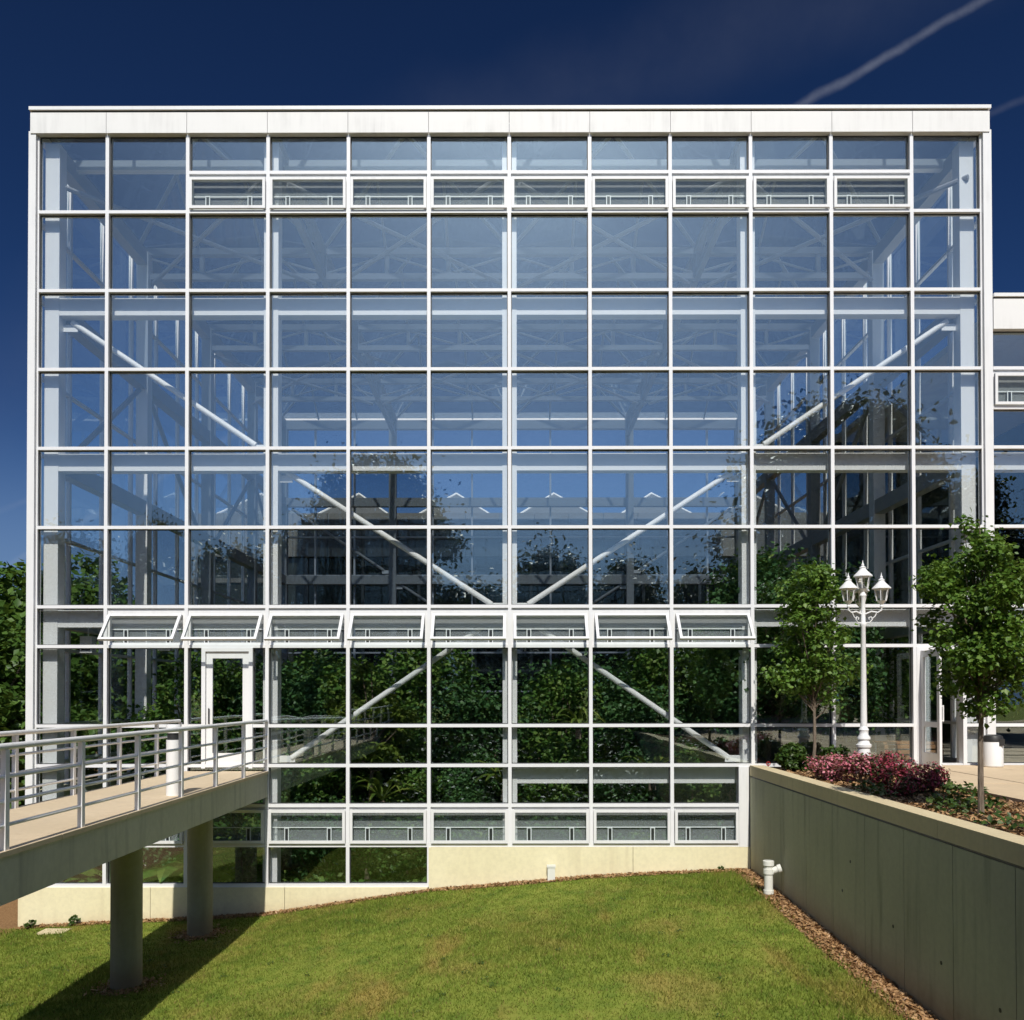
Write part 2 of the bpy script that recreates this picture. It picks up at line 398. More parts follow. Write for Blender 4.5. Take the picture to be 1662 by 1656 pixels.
def clump_points(clumps, n, seed, shell=.55, flat=.8):
    """points in leafy clumps: (x, y, z, r) each"""
    r = np.random.default_rng(seed); c = np.array(clumps)
    p = c[:, 3] ** 2; p = p / p.sum(); k = r.choice(len(c), n, p=p)
    d = r.normal(size=(n, 3)); d /= np.linalg.norm(d, axis=1, keepdims=True)
    rad = c[k, 3] * (shell + (1 - shell) * r.uniform(0, 1, n) ** .7) * r.uniform(.75, 1.12, n)
    o = d * rad[:, None]; o[:, 2] *= flat
    return c[k, :3] + o, d
def crown_clumps(seed, rx, rz, zc, n, r0, r1, shape=1.0, hollow=.15):
    rr = np.random.default_rng(seed); out = []
    while len(out) < n:
        p = rr.uniform(-1, 1, 3); L = np.linalg.norm(p)
        if L > 1 or L < hollow: continue
        wz = 1 - shape * .5 * max(0, p[2])
        out.append((p[0]*rx*wz, p[1]*rx*wz, zc + p[2]*rz, rr.uniform(r0, r1)))
    return out
def limbs(mb, clumps, base, fork, r, seed=0, every=1):
    """tapered trunk and limbs reaching into the clumps"""
    rr = random.Random(seed)
    b = Vector(base); f = Vector(fork)
    top = Vector((sum(c[0] for c in clumps)/len(clumps), sum(c[1] for c in clumps)/len(clumps), max(c[2] for c in clumps)))
    pts = [b, b.lerp(f, .5) + Vector((rr.uniform(-1,1), rr.uniform(-1,1), 0)) * r, f, f.lerp(top, .5) + Vector((rr.uniform(-1,1), rr.uniform(-1,1), 0)) * r * 2, top]
    mb.path(pts, [r * 1.25, r, r * .85, r * .5, r * .12], 8)
    for c in clumps[::every]:
        e = Vector(c[:3]); s = f.lerp(top, min(.9, max(0, (e.z - f.z) / max(.01, top.z - f.z) * .55)))
        mid = s.lerp(e, .5) + Vector((0, 0, -abs(e.z - s.z) * .08)) + Vector((rr.uniform(-1,1), rr.uniform(-1,1), 0)) * r * .8
        mb.path([s, mid, e], [r * .45, r * .28, r * .08], 5)
def make_tree(name, label, cat, seed, height, rx, clear, nclump, nleaf, size, mat, trunk_r, shape=.6, group=None, lean=(0,0), cr=(.28,.5), loc=(0,0,0), up=.5, fringe=0):
    zc = (height + clear) / 2; rz = (height - clear) / 2
    cl = crown_clumps(seed, rx * .72, rz * .82, zc, nclump, rx * cr[0], rx * cr[1], shape)
    cl = [(x + lean[0]*z/height, y + lean[1]*z/height, z, r) for x, y, z, r in cl]
    t_ = thing(name, label, cat, loc, 0, group)
    pts, d = clump_points(cl, nleaf, seed + 1)
    if fringe: pts = pts + np.random.default_rng(seed + 5).normal(0, fringe, pts.shape) * np.random.default_rng(seed + 6).uniform(0, 1, (len(pts), 1)) ** 2
    link('crown', leaves(pts, size, mat, 'crown', seed + 2, 1.4, up, d * .6), t_)
    mb = MB(); limbs(mb, cl, (0, 0, -.15), (lean[0]*clear/height, lean[1]*clear/height, clear * .95), trunk_r, seed)
    mb.build('trunk', M['bark'], t_, True)
    return t_

# ------------------------------------------------------------------ ground
XS = [-60, -30, -14, -9.3, -6.3, -4.6, -1.5, 1.5, 4.6, 8, 60]
ZS = [-3.3, -3.3, -3.22, -3.06, -2.90, -2.80, -2.36, -2.10, -1.97, -1.95, -3.0]
def ground_z(x, y):
    x = np.asarray(x, float); y = np.asarray(y, float)
    z = np.interp(x, XS, ZS)
    yy = np.clip(-y, 0, 8)
    z = z - .02 * yy * np.clip((x + 6) / 8, 0, 1)
    z = z + .035 * np.sin(x * 1.1 + 1) * np.sin(y * .9)
    k = np.clip((-y - 10) / 6, 0, 1); k = k * k * (3 - 2 * k)
    z = z * (1 - k) + (-.35) * k
    inside = (y > .15) & (x > -9.6) & (x < 60)
    z = np.where(inside, np.minimum(z, -3.1), z)
    return z
gx = np.unique(np.concatenate([np.linspace(-900, -60, 8), np.linspace(-60, -14, 16), np.linspace(-14, 9, 93), np.linspace(9, 60, 18), np.linspace(60, 900, 8)]))
gy = np.unique(np.concatenate([np.linspace(-900, -80, 8), np.linspace(-80, -18, 22), np.linspace(-18, .1, 75), [.2], np.linspace(.3, 60, 24), np.linspace(60, 900, 8)]))
GX, GY = np.meshgrid(gx, gy, indexing='ij'); GZ = ground_z(GX, GY)
v = np.stack([GX, GY, GZ], -1).reshape(-1, 3); ny = len(gy)
ii, jj = np.meshgrid(np.arange(len(gx)-1), np.arange(ny-1), indexing='ij'); a = (ii*ny + jj).ravel()
f = np.stack([a, a+ny, a+ny+1, a+1], 1)
g = link('lawn', np_mesh('lawn', v, f, M['lawn'])); structure(g)
g.data.polygons.foreach_set('use_smooth', [True]*len(g.data.polygons))

# ------------------------------------------------------------------ conservatory
wing_ = None
U, V = 1.55, 1.524
FY0, FY1 = -.075, .10              # mullion and transom depth
MW, TH = .066, .060                # mullion width, transom height
HW = 6 * U                         # half width 9.3
DEPTH = 18.288
cons = thing('conservatory', 'tall square glass conservatory with white steel grid and white parapet', 'greenhouse', (0, 0, 0))
def pane(x0, x1, y, z0, z1, parent, mat=None, tilt=True, axis='x'):
    o = link('pane', cbox('pane', mat or M['glass'], round(x1-x0, 3), .012, round(z1-z0, 3)), parent, ((x0+x1)/2, y, (z0+z1)/2))
    if mat is None and parent in (cons, wing_) and z1 - z0 > .3:
        kk = ('shadow_frame', round(x1-x0, 3), round(z1-z0, 3))
        if kk not in CACHE:
            a_, b_, g_ = (x1-x0)/2, (z1-z0)/2, .014
            CACHE[kk] = MB().box(-a_, a_, -.018, .016, b_ - g_, b_).box(-a_, a_, -.018, .016, -b_, -b_ + g_).box(-a_, -a_ + g_, -.018, .016, -b_ + g_, b_ - g_).box(a_ - g_, a_, -.018, .016, -b_ + g_, b_ - g_).mesh('shadow_frame', M['dark'])  # dark frame round the pane, standing in for the shadow line along the bars
        link('shadow_frame', CACHE[kk], parent, ((x0+x1)/2, y, (z0+z1)/2))
    if tilt: o.rotation_euler = (R(random.gauss(0, .24)), 0, R(random.gauss(0, .24)))
    return o
def transom(x0, x1, z, parent=cons): return bpart('transom', M['alu'], x0, x1, FY0 + .004, FY1, z - TH/2, z + TH/2, parent)
def mullion(x, z0, z1, parent=cons): return bpart('mullion', M['alu'], x - MW/2, x + MW/2, FY0, FY1 + .003, z0, z1, parent)

def frame_mesh(wd, ht, fw, dp):
    k = ('sash', round(wd,3), round(ht,3))
    if k not in CACHE:
        mb = MB()                              # hangs from its top edge: z 0 .. -ht
        mb.box(-wd/2, wd/2, -dp/2, dp/2, -fw, 0); mb.box(-wd/2, wd/2, -dp/2, dp/2, -ht, -ht + fw)
        mb.box(-wd/2, -wd/2 + fw, -dp/2, dp/2, -ht + fw, -fw); mb.box(wd/2 - fw, wd/2, -dp/2, dp/2, -ht + fw, -fw)
        CACHE[k] = mb.mesh('vent_window', M['white'])
    return CACHE[k]
def vent(x0, x1, ztop, zbot, ang, parent=cons):
    """top hung vent between mullion faces; opened by ang degrees"""
    fw = .052
    g0 = .012 if ang == 0 else .03
    hd_ = .13 if ang else (.085 if ztop > 5 else .05)
    wd, ht = (x1 - x0) - 2*g0 + (.0 if ang == 0 else -.02), (ztop - zbot) - (.03 if ang else .015 + hd_)
    xc = (x0 + x1)/2
    fr = link('vent_window', frame_mesh(wd, ht, fw, .05), parent, (xc, FY0 - .02 if ang == 0 else FY0 - .03, ztop - hd_), (R(-ang), 0, 0))
    if ang: fr['label'] = 'open tilted vent window'
    link('pane', cbox('pane', M['glass2'], wd - 2*fw, .010, ht - 2*fw), fr, (0, 0, -ht/2))
    # fixed frame behind, insect screen with rail and two operator brackets
    gr = MB(); fb = .045
    gr.box(x0, x1, -.03, .07, ztop - max(fb, hd_), ztop); gr.box(x0, x1, -.03, .07, zbot, zbot + fb)
    gr.box(x0, x0 + fb, -.03, .07, zbot + fb, ztop - max(fb, hd_)); gr.box(x1 - fb, x1, -.03, .07, zbot + fb, ztop - max(fb, hd_))
    fo = gr.build('vent_frame', M['white'], parent)
    h = zbot + (ztop - zbot) * .43
    bpart('screen_rail', M['alu'], x0 + fb, x1 - fb, .012, .03, h - .008, h + .008, fo)
    link('insect_screen', cbox('insect_screen', M['screen'], x1 - x0 - 2*fb, .004, ztop - zbot - fb - max(fb, hd_)), fo, (xc, .05, (ztop - max(fb, hd_) + zbot + fb)/2))
    for s in (-1, 1):
        xx = xc + s * (x1 - x0) * .275
        k = 'arm'
        if k not in CACHE:
            mb = MB(); mb.box(-.045, -.028, -.012, .012, 0, .26); mb.box(.028, .045, -.012, .012, 0, .26); mb.box(-.028, .028, -.012, .012, .24, .26)
            CACHE[k] = mb.mesh('operator_bracket', M['alu'])
            CACHE['armd'] = MB().box(-.0275, .0275, -.006, .006, 0, .239).mesh('operator_slot', M['dark'])
        link('operator_bracket', CACHE[k], fo, (xx, .0, zbot + fb))
        link('operator_slot', CACHE['armd'], fo, (xx, .0, zbot + fb))

cells = range(-6, 6)
def cx(i):                       # clear cell edges
    l = -HW + .225 if i == -6 else i*U + MW/2
    r = HW - .225 if i == 5 else (i+1)*U - MW/2
    return l, r
LOW_R = 4.37                     # right end of the glazing below plaza level
def cell_rows(i):
    top = [8, 7.5, 7] if -4 <= i <= 4 else [8, 7]
    mid = [6, 5, 4, 3, 2, 1.5]
    if i <= -2: low = [.5, 0, -.5, -1, -1.5]
    elif i <= 2: low = [.5, 0, -.5, -1]
    else: low = [.5, 0]
    return top + mid + low
DOOR_X = (-5.90, -4.92)
for i in cells:
    l, r = cx(i); rows = cell_rows(i)
    for a_, b_ in zip(rows[:-1], rows[1:]):
        z1, z0 = a_*V - TH/2, b_*V + TH/2
        rr = LOW_R if (i == 2 and a_ <= 0) else r
        isvent = (a_ == 7.5) or (a_ == 2 and b_ == 1.5 and -5 <= i <= 2) or (a_ == -.5 and i >= -5)
        if isvent: vent(l, rr, z1, z0, 41 if a_ == 2 else 0); continue
        if i == -4 and a_ in (1.5, .5): continue            # door bay
        if i == 5 and a_ in (1.5, .5): continue             # entrance bay
        pane(l, rr, .02, z0, z1, cons)
    for q in rows[1:]:
        rr = LOW_R if (i == 2 and q < 0) else r
        if (i == -4 or i == 5) and q == .5: continue
        transom(l, rr, q*V)
for i in range(-5, 6):
    bot = -1.5*V - TH/2 if i <= -1 else (-V - TH/2 if i <= 2 else -.03)
    mullion(i*U, bot, 8*V)
# corner posts
for s in (-1, 1):
    x0, x1 = sorted((s*(HW - (.05 if s < 0 else .03)), s*(HW - .19)))
    bpart('corner_post', M['white'], x0, x1, -.11, .11, (-1.5*V if s < 0 else 0) - .03, 8*V + .02, cons)
    x0, x1 = sorted((s*(HW - .193), s*(HW - .222)))
    bpart('corner_post', M['alu'], x0, x1, -.04, .10, (-1.5*V if s < 0 else 0) - .03, 8*V, cons)
bpart('corner_post', M['white'], LOW_R, LOW_R + .19, -.09, .12, -V - .03, -.03, cons)
# fascia panels and cap
FZ0, FZ1 = 8*V + .03, 12.56
for i in cells:
    x0 = i*U + .004; x1 = (i+1)*U - .004
    if i == -6: x0 = -HW + .09
    if i == 5: x1 = HW - .07
    bpart('fascia_panel', M['fascia'], x0, x1, -.13, .06, FZ0 - .06, FZ1, cons)
bpart('roof_cap', M['white'], -HW + .075, HW - .055, -.165, .30, FZ1 + .035, FZ1 + .10, cons)
bpart('cap_shadow_strip', M['dark'], -HW + .12, HW - .10, -.115, .2, FZ1, FZ1 + .035, cons)  # dark strip standing in for the shadow line under the cap
for s in (-1, 1): bpart('fascia_panel', M['fascia'], *sorted((s*(HW - .10), s*(HW - .20))), .065, DEPTH, FZ0 - .06, FZ1, cons)
bpart('fascia_panel', M['fascia'], -HW + .2, HW - .2, DEPTH - .06, DEPTH + .06, FZ0 - .06, FZ1, cons)
for px in (-1.95, 2.05): MB().tube((px, .1, FZ1 + .1), (px, .1, FZ1 + .24), .008).build('lightning_rod', M['alu'], cons)

# columns, beams and tubular braces
CW = .28
def column(x, y, z0=-3.0, z1=8*V - .05): return bpart('column', M['white_in' if y < 6 else 'shadedsteel'], x - CW/2, x + CW/2, y, y + CW, z0, z1, cons)
CXS = [-8.93, -3*U, 0, 3*U, 8.93]
for x in CXS: column(x, .17)
for x in CXS: column(x, DEPTH - .45)
for s in (-1, 1):
    for k in (1, 2, 3): column(s*8.93, 4.572*k - .14)
def hbeam(x0, x1, y, ztop, parent=cons):
    bm_ = M['white_in' if y < 6 else 'shadedsteel']
    k = ('hb', round(x1-x0, 3), bm_.name)
    if k not in CACHE:
        L = x1 - x0
        CACHE[k] = MB().box(0, L, 0, .24, -.335, 0).mesh('beam', bm_)
    return link('beam', CACHE[k], parent, (x0, y, ztop))
for q in (8, 6, 4, 2):
    for a_, b_ in zip(CXS[:-1], CXS[1:]):
        if q != 8: hbeam(a_ + CW/2, b_ - CW/2, .18, q*V - .04)
        if q != 2: hbeam(a_ + CW/2, b_ - CW/2, DEPTH - .43, q*V - .04)
hbeam(CW/2, LOW_R, .18, -.03)
bpart('beam', M['white_in'], -HW + .3, HW - .3, .85, 1.0, 12.02, 12.22, cons)
for q in (8, 6, 4, 2):
    for s in (-1, 1):
        for k in range(4):
            y0 = 4.572*k + (.14 if k else .45); y1 = 4.572*(k+1) - (.14 if k < 3 else .45)
            bpart('beam', M['shadedsteel'], s*8.93 - .12, s*8.93 + .12, y0, y1, q*V - .375, q*V - .04, cons)
def brace(p0, p1, y, r=.055):
    a_ = Vector((p0[0], y, p0[1])); b_ = Vector((p1[0], y, p1[1]))
    o = MB().tube(a_, b_, r, None, 12).build('brace', M['white_in' if y < 6 else 'shadedsteel'], cons, True)
    return o
def gusset(x, z, wd, ht, y=.32): bpart('gusset_plate', M['white_in'], x - wd/2, x + wd/2, y - .012, y + .012, z - ht/2, z + ht/2, cons)
for y in (.36, DEPTH - .3):
    for s in (-1, 1):
        brace((s*8.62, 8.70), (s*5.0, 6.27), y)
        brace((s*4.36, 5.72), (s*.36, 3.13), y)
        if y < 1:
            brace((s*.33, 2.83), (s*4.28, .12), y)
        for (gx_, gz_) in ((8.66, 8.58), (4.92, 6.21), (4.42, 5.60), (.28, 3.09), (4.36, .10)):
            gusset(s*gx_, gz_, .30, .13, y)
for s in (-1, 1):
    for k, (za, zb) in enumerate(((5.7, 8.7), (8.7, 5.7), (5.7, 8.7), (8.7, 5.7))):
        MB().tube((s*8.93, 4.572*k + .3, za), (s*8.93, 4.572*(k+1) - .3, zb), .06, None, 8).build('brace', M['shadedsteel'], cons, True)

# side walls and back wall
for s in (-1, 1):
    for k in range(1, 12): bpart('mullion', M['alu'], s*HW - .09*(s > 0) - .0, s*HW + .09*(s < 0), 1.524*k - .033, 1.524*k + .033, -.5, 8*V, cons)
    for q in (0, .5, 1.5, 2, 3, 4, 5, 6, 7): bpart('transom', M['alu'], s*HW - .084*(s > 0), s*HW + .084*(s < 0), .13, DEPTH - .1, q*V - .03, q*V + .03, cons)
    mb = MB()
    for k in range(12):
        for a_, b_ in ((7,8),(6,7),(5,6),(4,5),(3,4),(2,3),(.5,2),(-.3,.5)):
            mb.box(s*HW - .045 if s > 0 else s*HW + .033, s*HW - .033 if s > 0 else s*HW + .045, 1.524*k + .04, 1.524*(k+1) - .04, a_*V + .031, b_*V - .031)
    o = mb.build('side_glazing', M['glass2'], cons); o['kind'] = 'stuff'
for i in range(-5, 6): bpart('mullion', M['alu'], i*U - .033, i*U + .033, DEPTH - .1, DEPTH + .05, -.5, 8*V, cons)
for q in (0, 1, 2, 3, 4, 5, 6, 7): bpart('transom', M['alu'], -HW + .1, HW - .1, DEPTH - .094, DEPTH + .046, q*V - .03, q*V + .03, cons)
for i in cells:
    for q in range(0, 8):
        pane(i*U + .035, (i+1)*U - .035, DEPTH - .02, q*V + .031, (q+1)*V - .031, cons, M['glass2'], False)
# concrete base, one panel between joints
def gbase(x): return float(ground_z(x, -.2)) - .35
for x0, x1, zt in ((-9.38, -6.86, -1.5*V - .03), (-6.852, -4.3, -1.5*V - .03), (-4.292, -1.57, -1.5*V - .03), (-1.55, 2.34, -V - .034), (2.348, 4.575, -V - .034)):
    bpart('base_panel', M['base'], x0, x1, -.10, .14, gbase(x0) - .3, zt, cons)
bpart('base_panel', M['base'], -9.38, -9.15, .145, DEPTH, -3.6, -.52, cons)
bpart('base_panel', M['base'], -9.15, 9.3, DEPTH - .1, DEPTH + .1, -3.6, -.035, cons)
bpart('base_panel', M['base'], 9.18, 9.36, .16, DEPTH - .11, -3.6, -.52, cons)

# glass pyramids of the roof on a grid of trusses
PX = [-HW + .16 + k * (2*HW - .32)/4 for k in range(5)]; PYS = [.12 + k * (DEPTH - .24)/4 for k in range(5)]
RZ, AP = 12.28, 1.45
hw_, hd_ = (PX[1]-PX[0])/2, (PYS[1]-PYS[0])/2
rafter_hip = MB().tube((-hw_, -hd_, 0), (0, 0, AP), .05, None, 6).mesh('rafter', M['roofsteel'])
raf_a = MB().tube((-hw_/3, -hd_, 0), (-hw_/3, -hd_/3, AP*.667), .035, None, 6).mesh('rafter', M['roofsteel'])
raf_b = MB().tube((hw_/3, -hd_, 0), (hw_/3, -hd_/3, AP*.667), .035, None, 6).mesh('rafter', M['roofsteel'])
def pyr_pane(s):
    e = .012; mb = MB()
    pts = [(-hw_, -hd_, .05), (hw_, -hd_, .05), (0, 0, AP + .05)]
    if s: pts = [(-hw_, hd_, .05), (-hw_, -hd_, .05), (0, 0, AP + .05)]
    mb.face(pts); mb.face([(x, y, z - e) for x, y, z in reversed(pts)])
    for k in range(3):
        a_, b_ = pts[k], pts[(k+1) % 3]
        mb.face([a_, (a_[0], a_[1], a_[2]-e), (b_[0], b_[1], b_[2]-e), b_])
    return mb.mesh('roof_pane', M['roofglass'])
pp = (pyr_pane(0), pyr_pane(1))
for a_ in range(4):
    for b_ in range(4):
        c_ = ((PX[a_]+PX[a_+1])/2, (PYS[b_]+PYS[b_+1])/2, RZ)
        for rz in (0, math.pi):
            link('roof_pane', pp[0], cons, c_, (0, 0, rz)); link('roof_pane', pp[1], cons, c_, (0, 0, rz))
            link('rafter', raf_a, cons, c_, (0,0,rz)); link('rafter', raf_b, cons, c_, (0,0,rz))
        for sx in (1, -1):
            for rz in (0, math.pi): link('rafter', rafter_hip, cons, c_, (0, 0, rz), (sx, 1, 1))
def truss(L, nb):
    mb = MB(); h = .62
    mb.box(0, L, -.09, .09, -.16, 0); mb.box(0, L, -.07, .07, -h - .14, -h)
    for k in range(nb + 1):
        x = min(max(L*k/nb, .06), L - .06); mb.box(x - .05, x + .05, -.05, .05, -h, -.16)
    for k in range(nb):
        a_, b_ = L*k/nb, L*(k+1)/nb
        mb.tube((a_, 0, -h + .02 if k % 2 else -.16), (b_, 0, -.16 if k % 2 else -h + .02), .03, None, 6)
    return mb.mesh('roof_truss', M['roofsteel'])
tx = truss(2*HW - .5, 12); ty = truss(4.3, 3)
for k in (1, 2, 3): link('roof_truss', tx, cons, (-HW + .25, PYS[k], RZ))
for k in (1, 2, 3):
    for b_ in range(4): link('roof_truss', ty, cons, (PX[k], PYS[b_] + .13, RZ - .004), (0, 0, math.pi/2))
for k in range(4):                       # plan bracing under the trusses
    for a_, b_ in ((0, 1), (1, 0)):
        MB().tube((PX[k] + .2, PYS[1 - a_] + .2, RZ - .85), (PX[k+1] - .2, PYS[1 - b_] + (.2 if k < 0 else -.0), RZ - .85), .05, None, 8).build('brace', M['roofsteel'], cons, True)
        MB().tube((PX[k] + .2, PYS[2 + a_], RZ - .86), (PX[k+1] - .2, PYS[2 + b_], RZ - .86), .05, None, 8).build('brace', M['roofsteel'], cons, True)

# door onto the footbridge
dx0, dx1 = DOOR_X; dz1 = 1.5*V - TH/2
l, r = cx(-4)
dfm = MB(); dfm.box(dx0, dx0 + .075, -.09, .08, -.05, dz1); dfm.box(dx1 - .075, dx1, -.09, .08, -.05, dz1); dfm.box(dx0 + .075, dx1 - .075, -.09, .08, dz1 - .07, dz1 - .002)
door_frame = dfm.build('door_frame', M['alu'], cons)
lf = MB(); a_, b_ = dx0 + .082, dx1 - .082
lf.box(a_, a_ + .12, -.05, .0, -.02, dz1 - .08); lf.box(b_ - .12, b_, -.05, .0, -.02, dz1 - .08)
lf.box(a_ + .12, b_ - .12, -.05, .0, -.02, .24); lf.box(a_ + .12, b_ - .12, -.05, .0, dz1 - .20, dz1 - .08)
door = lf.build('door', M['white'], cons)
pane(a_ + .12, b_ - .12, -.025, .24, dz1 - .20, door, tilt=False)
hd = MB(); hd.tube((a_ + .06, -.09, .8), (a_ + .06, -.09, 1.1), .012); hd.tube((a_ + .06, -.09, .82), (a_ + .06, -.05, .82), .01); hd.tube((a_ + .06, -.09, 1.08), (a_ + .06, -.05, 1.08), .01)
hd.build('handle', M['dark'], door)
for x0, x1 in ((l, dx0 - .002), (dx1 + .002, r)):
    transom(x0, x1, .5*V); pane(x0, x1, .02, .5*V + .03, dz1, cons); pane(x0, x1, .02, .03, .5*V - .03, cons)
# entrance on the plaza: left leaf standing open, right leaf shut
l, r = cx(5)
ex0, ex1 = l, 8.66
efm = MB(); efm.box(ex0, ex0 + .07, -.09, .09, -.02, dz1); efm.box(ex1, ex1 + .07, -.09, .09, -.02, dz1); efm.box(ex0 + .07, ex1, -.09, .09, dz1 - .07, dz1 - .002)
efm.build('door_frame', M['alu'], cons)
def leaf_mesh(wd, ht):
    mb = MB(); mb.box(0, .11, -.022, .022, .02, ht); mb.box(wd - .11, wd, -.022, .022, .02, ht)
    mb.box(.11, wd - .11, -.022, .022, .02, .26); mb.box(.11, wd - .11, -.022, .022, ht - .12, ht); mb.box(.11, wd - .11, -.02, .02, .74, .84)
    return mb
dop = leaf_mesh(.80, dz1 - .08).build('door', M['alu'], cons, False, (ex0 + .09, -.10, 0)); dop.rotation_euler = (0, 0, R(-92)); dop['label'] = 'open glass entrance door'
pane(.11, .69, 0, .84, dz1 - .2, dop, tilt=False); pane(.11, .69, 0, .26, .74, dop, tilt=False)
hd = MB(); hd.tube((.74, .07, .85), (.74, .07, 1.15), .014); hd.tube((.74, .07, .87), (.74, .02, .87), .01); hd.tube((.74, .07, 1.13), (.74, .02, 1.13), .01)
hd.build('handle', M['white'], dop)
transom(ex1 + .072, r, .5*V); pane(ex1 + .072, r, .02, .5*V + .03, dz1, cons); pane(ex1 + .072, r, .02, .03, .5*V - .03, cons)

# ------------------------------------------------------------------ low wing to the right
wing = thing('glass_wing', 'lower glass wing with white parapet joined to the right of the tall conservatory', 'greenhouse', (0, 0, 0))
wing_ = wing
WX = [HW - .026, HW + 1.55, HW + 3.1, HW + 4.65]
WR = [5.5, 5, 4.5, 4, 3, 2, 1.5, .5, 0]
for k in range(3):
    x0 = WX[k] + (.033 if k else .02); x1 = WX[k+1] - .033
    for a_, b_ in zip(WR[:-1], WR[1:]):
        if a_ == 5: vent(x0, x1, a_*V - .03, b_*V + .03, 0, wing)
        else: pane(x0, x1, .02, b_*V + .03, a_*V - .03, wing)
    for q in WR[1:]: transom(x0, x1, q*V, wing)
    mullion(WX[k+1], -.03, 5.5*V, wing)
    bpart('fascia_panel', M['fascia'], WX[k] + .004, WX[k+1] - .004, -.13, .06, 5.5*V - .03, 8.93, wing)
    for q in (4, 2): bpart('beam', M['white_in'], x0 - .01, x1 + .04, .18, .42, q*V - .375, q*V - .04, wing)
bpart('roof_cap', M['white'], HW - .026, WX[3], -.165, .3, 8.965, 9.03, wing); bpart('cap_shadow_strip', M['dark'], HW - .026, WX[3], -.115, .2, 8.93, 8.965, wing)  # dark strip again drawn as the shadow under the cap
bpart('side_wall', M['dglass'], WX[3], WX[3] + .12, -.1, 9.1, -.1, 9.0, wing)
bpart('back_wall', M['dglass'], HW + .17, WX[3], 9.0, 9.1, -.1, 9.0, wing)
bpart('roof_slab', M['fascia'], HW + .17, WX[3], .31, 8.99, 8.75, 8.9, wing)
bpart('floor_slab', M['floor'], HW + .17, WX[3], .2, 8.99, -.3, -.02, wing)

# ------------------------------------------------------------------ hall behind the conservatory
M['grey'] = painted('grey_cladding', (.11,.115,.12), .6, .2)
rh = thing('rear_hall', 'grey flat roofed hall with glass pyramids standing behind the conservatory', 'building', (0, 22, 0))
bpart('wall', M['dglass'], -14, 16, 0, 14, -3.4, 7.4, rh)
for k in range(20): bpart('fascia_panel', M['grey'], -14 + 1.5*k + .01, -12.5 + 1.5*k - .01, -.25, .5, 7.41, 9.3, rh)
for z in (2.4, 4.6, 6.4): bpart('transom', M['grey'], -14, 16, -.08, -.003, z - .1, z + .1, rh)
for k in range(13): bpart('mullion', M['grey'], -13.9 + 2.45*k, -13.78 + 2.45*k, -.1, -.003, -3, 7.4, rh)
bpart('roof_slab', M['grey'], -14, 16, .52, 14, 8.6, 9.2, rh)
for k in range(6):
    mb = MB(); x0 = -11.8 + 4.6*k
    b4 = [(x0 - 2.1, 1.0, 9.21), (x0 + 2.1, 1.0, 9.21), (x0 + 2.1, 5.2, 9.21), (x0 - 2.1, 5.2, 9.21)]; ap = (x0, 3.1, 10.9)
    for q in range(4): mb.face([b4[q], b4[(q+1) % 4], ap])
    mb.face(list(reversed(b4))); py_ = mb.build('roof_pyramid', M['grey'], rh)
    fr = MB(); [fr.tube(b4[q], ap, .05, None, 6) for q in range(4)]; fr.build('ridge', M['alu'], py_)

# ------------------------------------------------------------------ floors inside
structure(MB().box(-9.1, 4.5, .2, DEPTH - .2, -3.0, -2.75).build('interior_floor', M['soil']))
structure(MB().box(4.58, 9.1, .2, DEPTH - .2, -.35, -.02).build('interior_terrace', M['floor']))

# ------------------------------------------------------------------ footbridge
DZ = -.10; DX0, DX1 = -6.36, -4.605; DY1 = -15.8
br = thing('footbridge', 'concrete footbridge on two round piers leading to the glass door', 'footbridge', (0, 0, 0))
bpart('deck_beam', M['deckside'], DX0 + .02, DX1 - .02, DY1, -.12, DZ - .49, DZ - .05, br)
for k in range(10):
    y1 = -.115 - k*1.57; bpart('deck_slab', M['decktop'], DX0, DX1, y1 - 1.56, y1, DZ - .05, DZ, br)
for y in (-1.33, -4.36):
    MB().lathe([(.215, -3.4), (.215, DZ - .46)], 20).build('pier', M['pier'], br, True, ((DX0+DX1)/2, y, 0))
postm = MB().box(-.026, .026, -.034, .034, 0, .93).mesh('post', M['railpaint'])
for side, x, ys in ((1, DX1 - .05, [-.06 - 1.48*k for k in range(11)]), (-1, DX0 + .05, [-.06] + [-1.2 - 1.525*k for k in range(10)])):
    mb = MB(); mb.tube((x, -.1, .86), (x, DY1, .86), .032, None, 12)
    rl = mb.build('railing', M['white'], br, True)
    for z in (.58, .35, .13): MB().tube((x, -.1, z), (x, DY1, z), .019, None, 8).build('rail', M['railpaint'], rl, True)
    for y in ys: link('post', postm, rl, (x, y, DZ))
bo = thing('bollard_light', 'white cylindrical bollard light standing on the footbridge deck', 'bollard light', (-4.84, -4.3, DZ))
MB().lathe([(.10, 0), (.10, .80)], 20).build('post', M['white'], bo, True)
MB().lathe([(.085, .80), (.085, .90)], 20).build('lamp_band', M['dark'], bo, True)
MB().lathe([(.104, .90), (.104, 1.0), (.095, 1.02)], 20).build('cap', M['white'], bo, True)

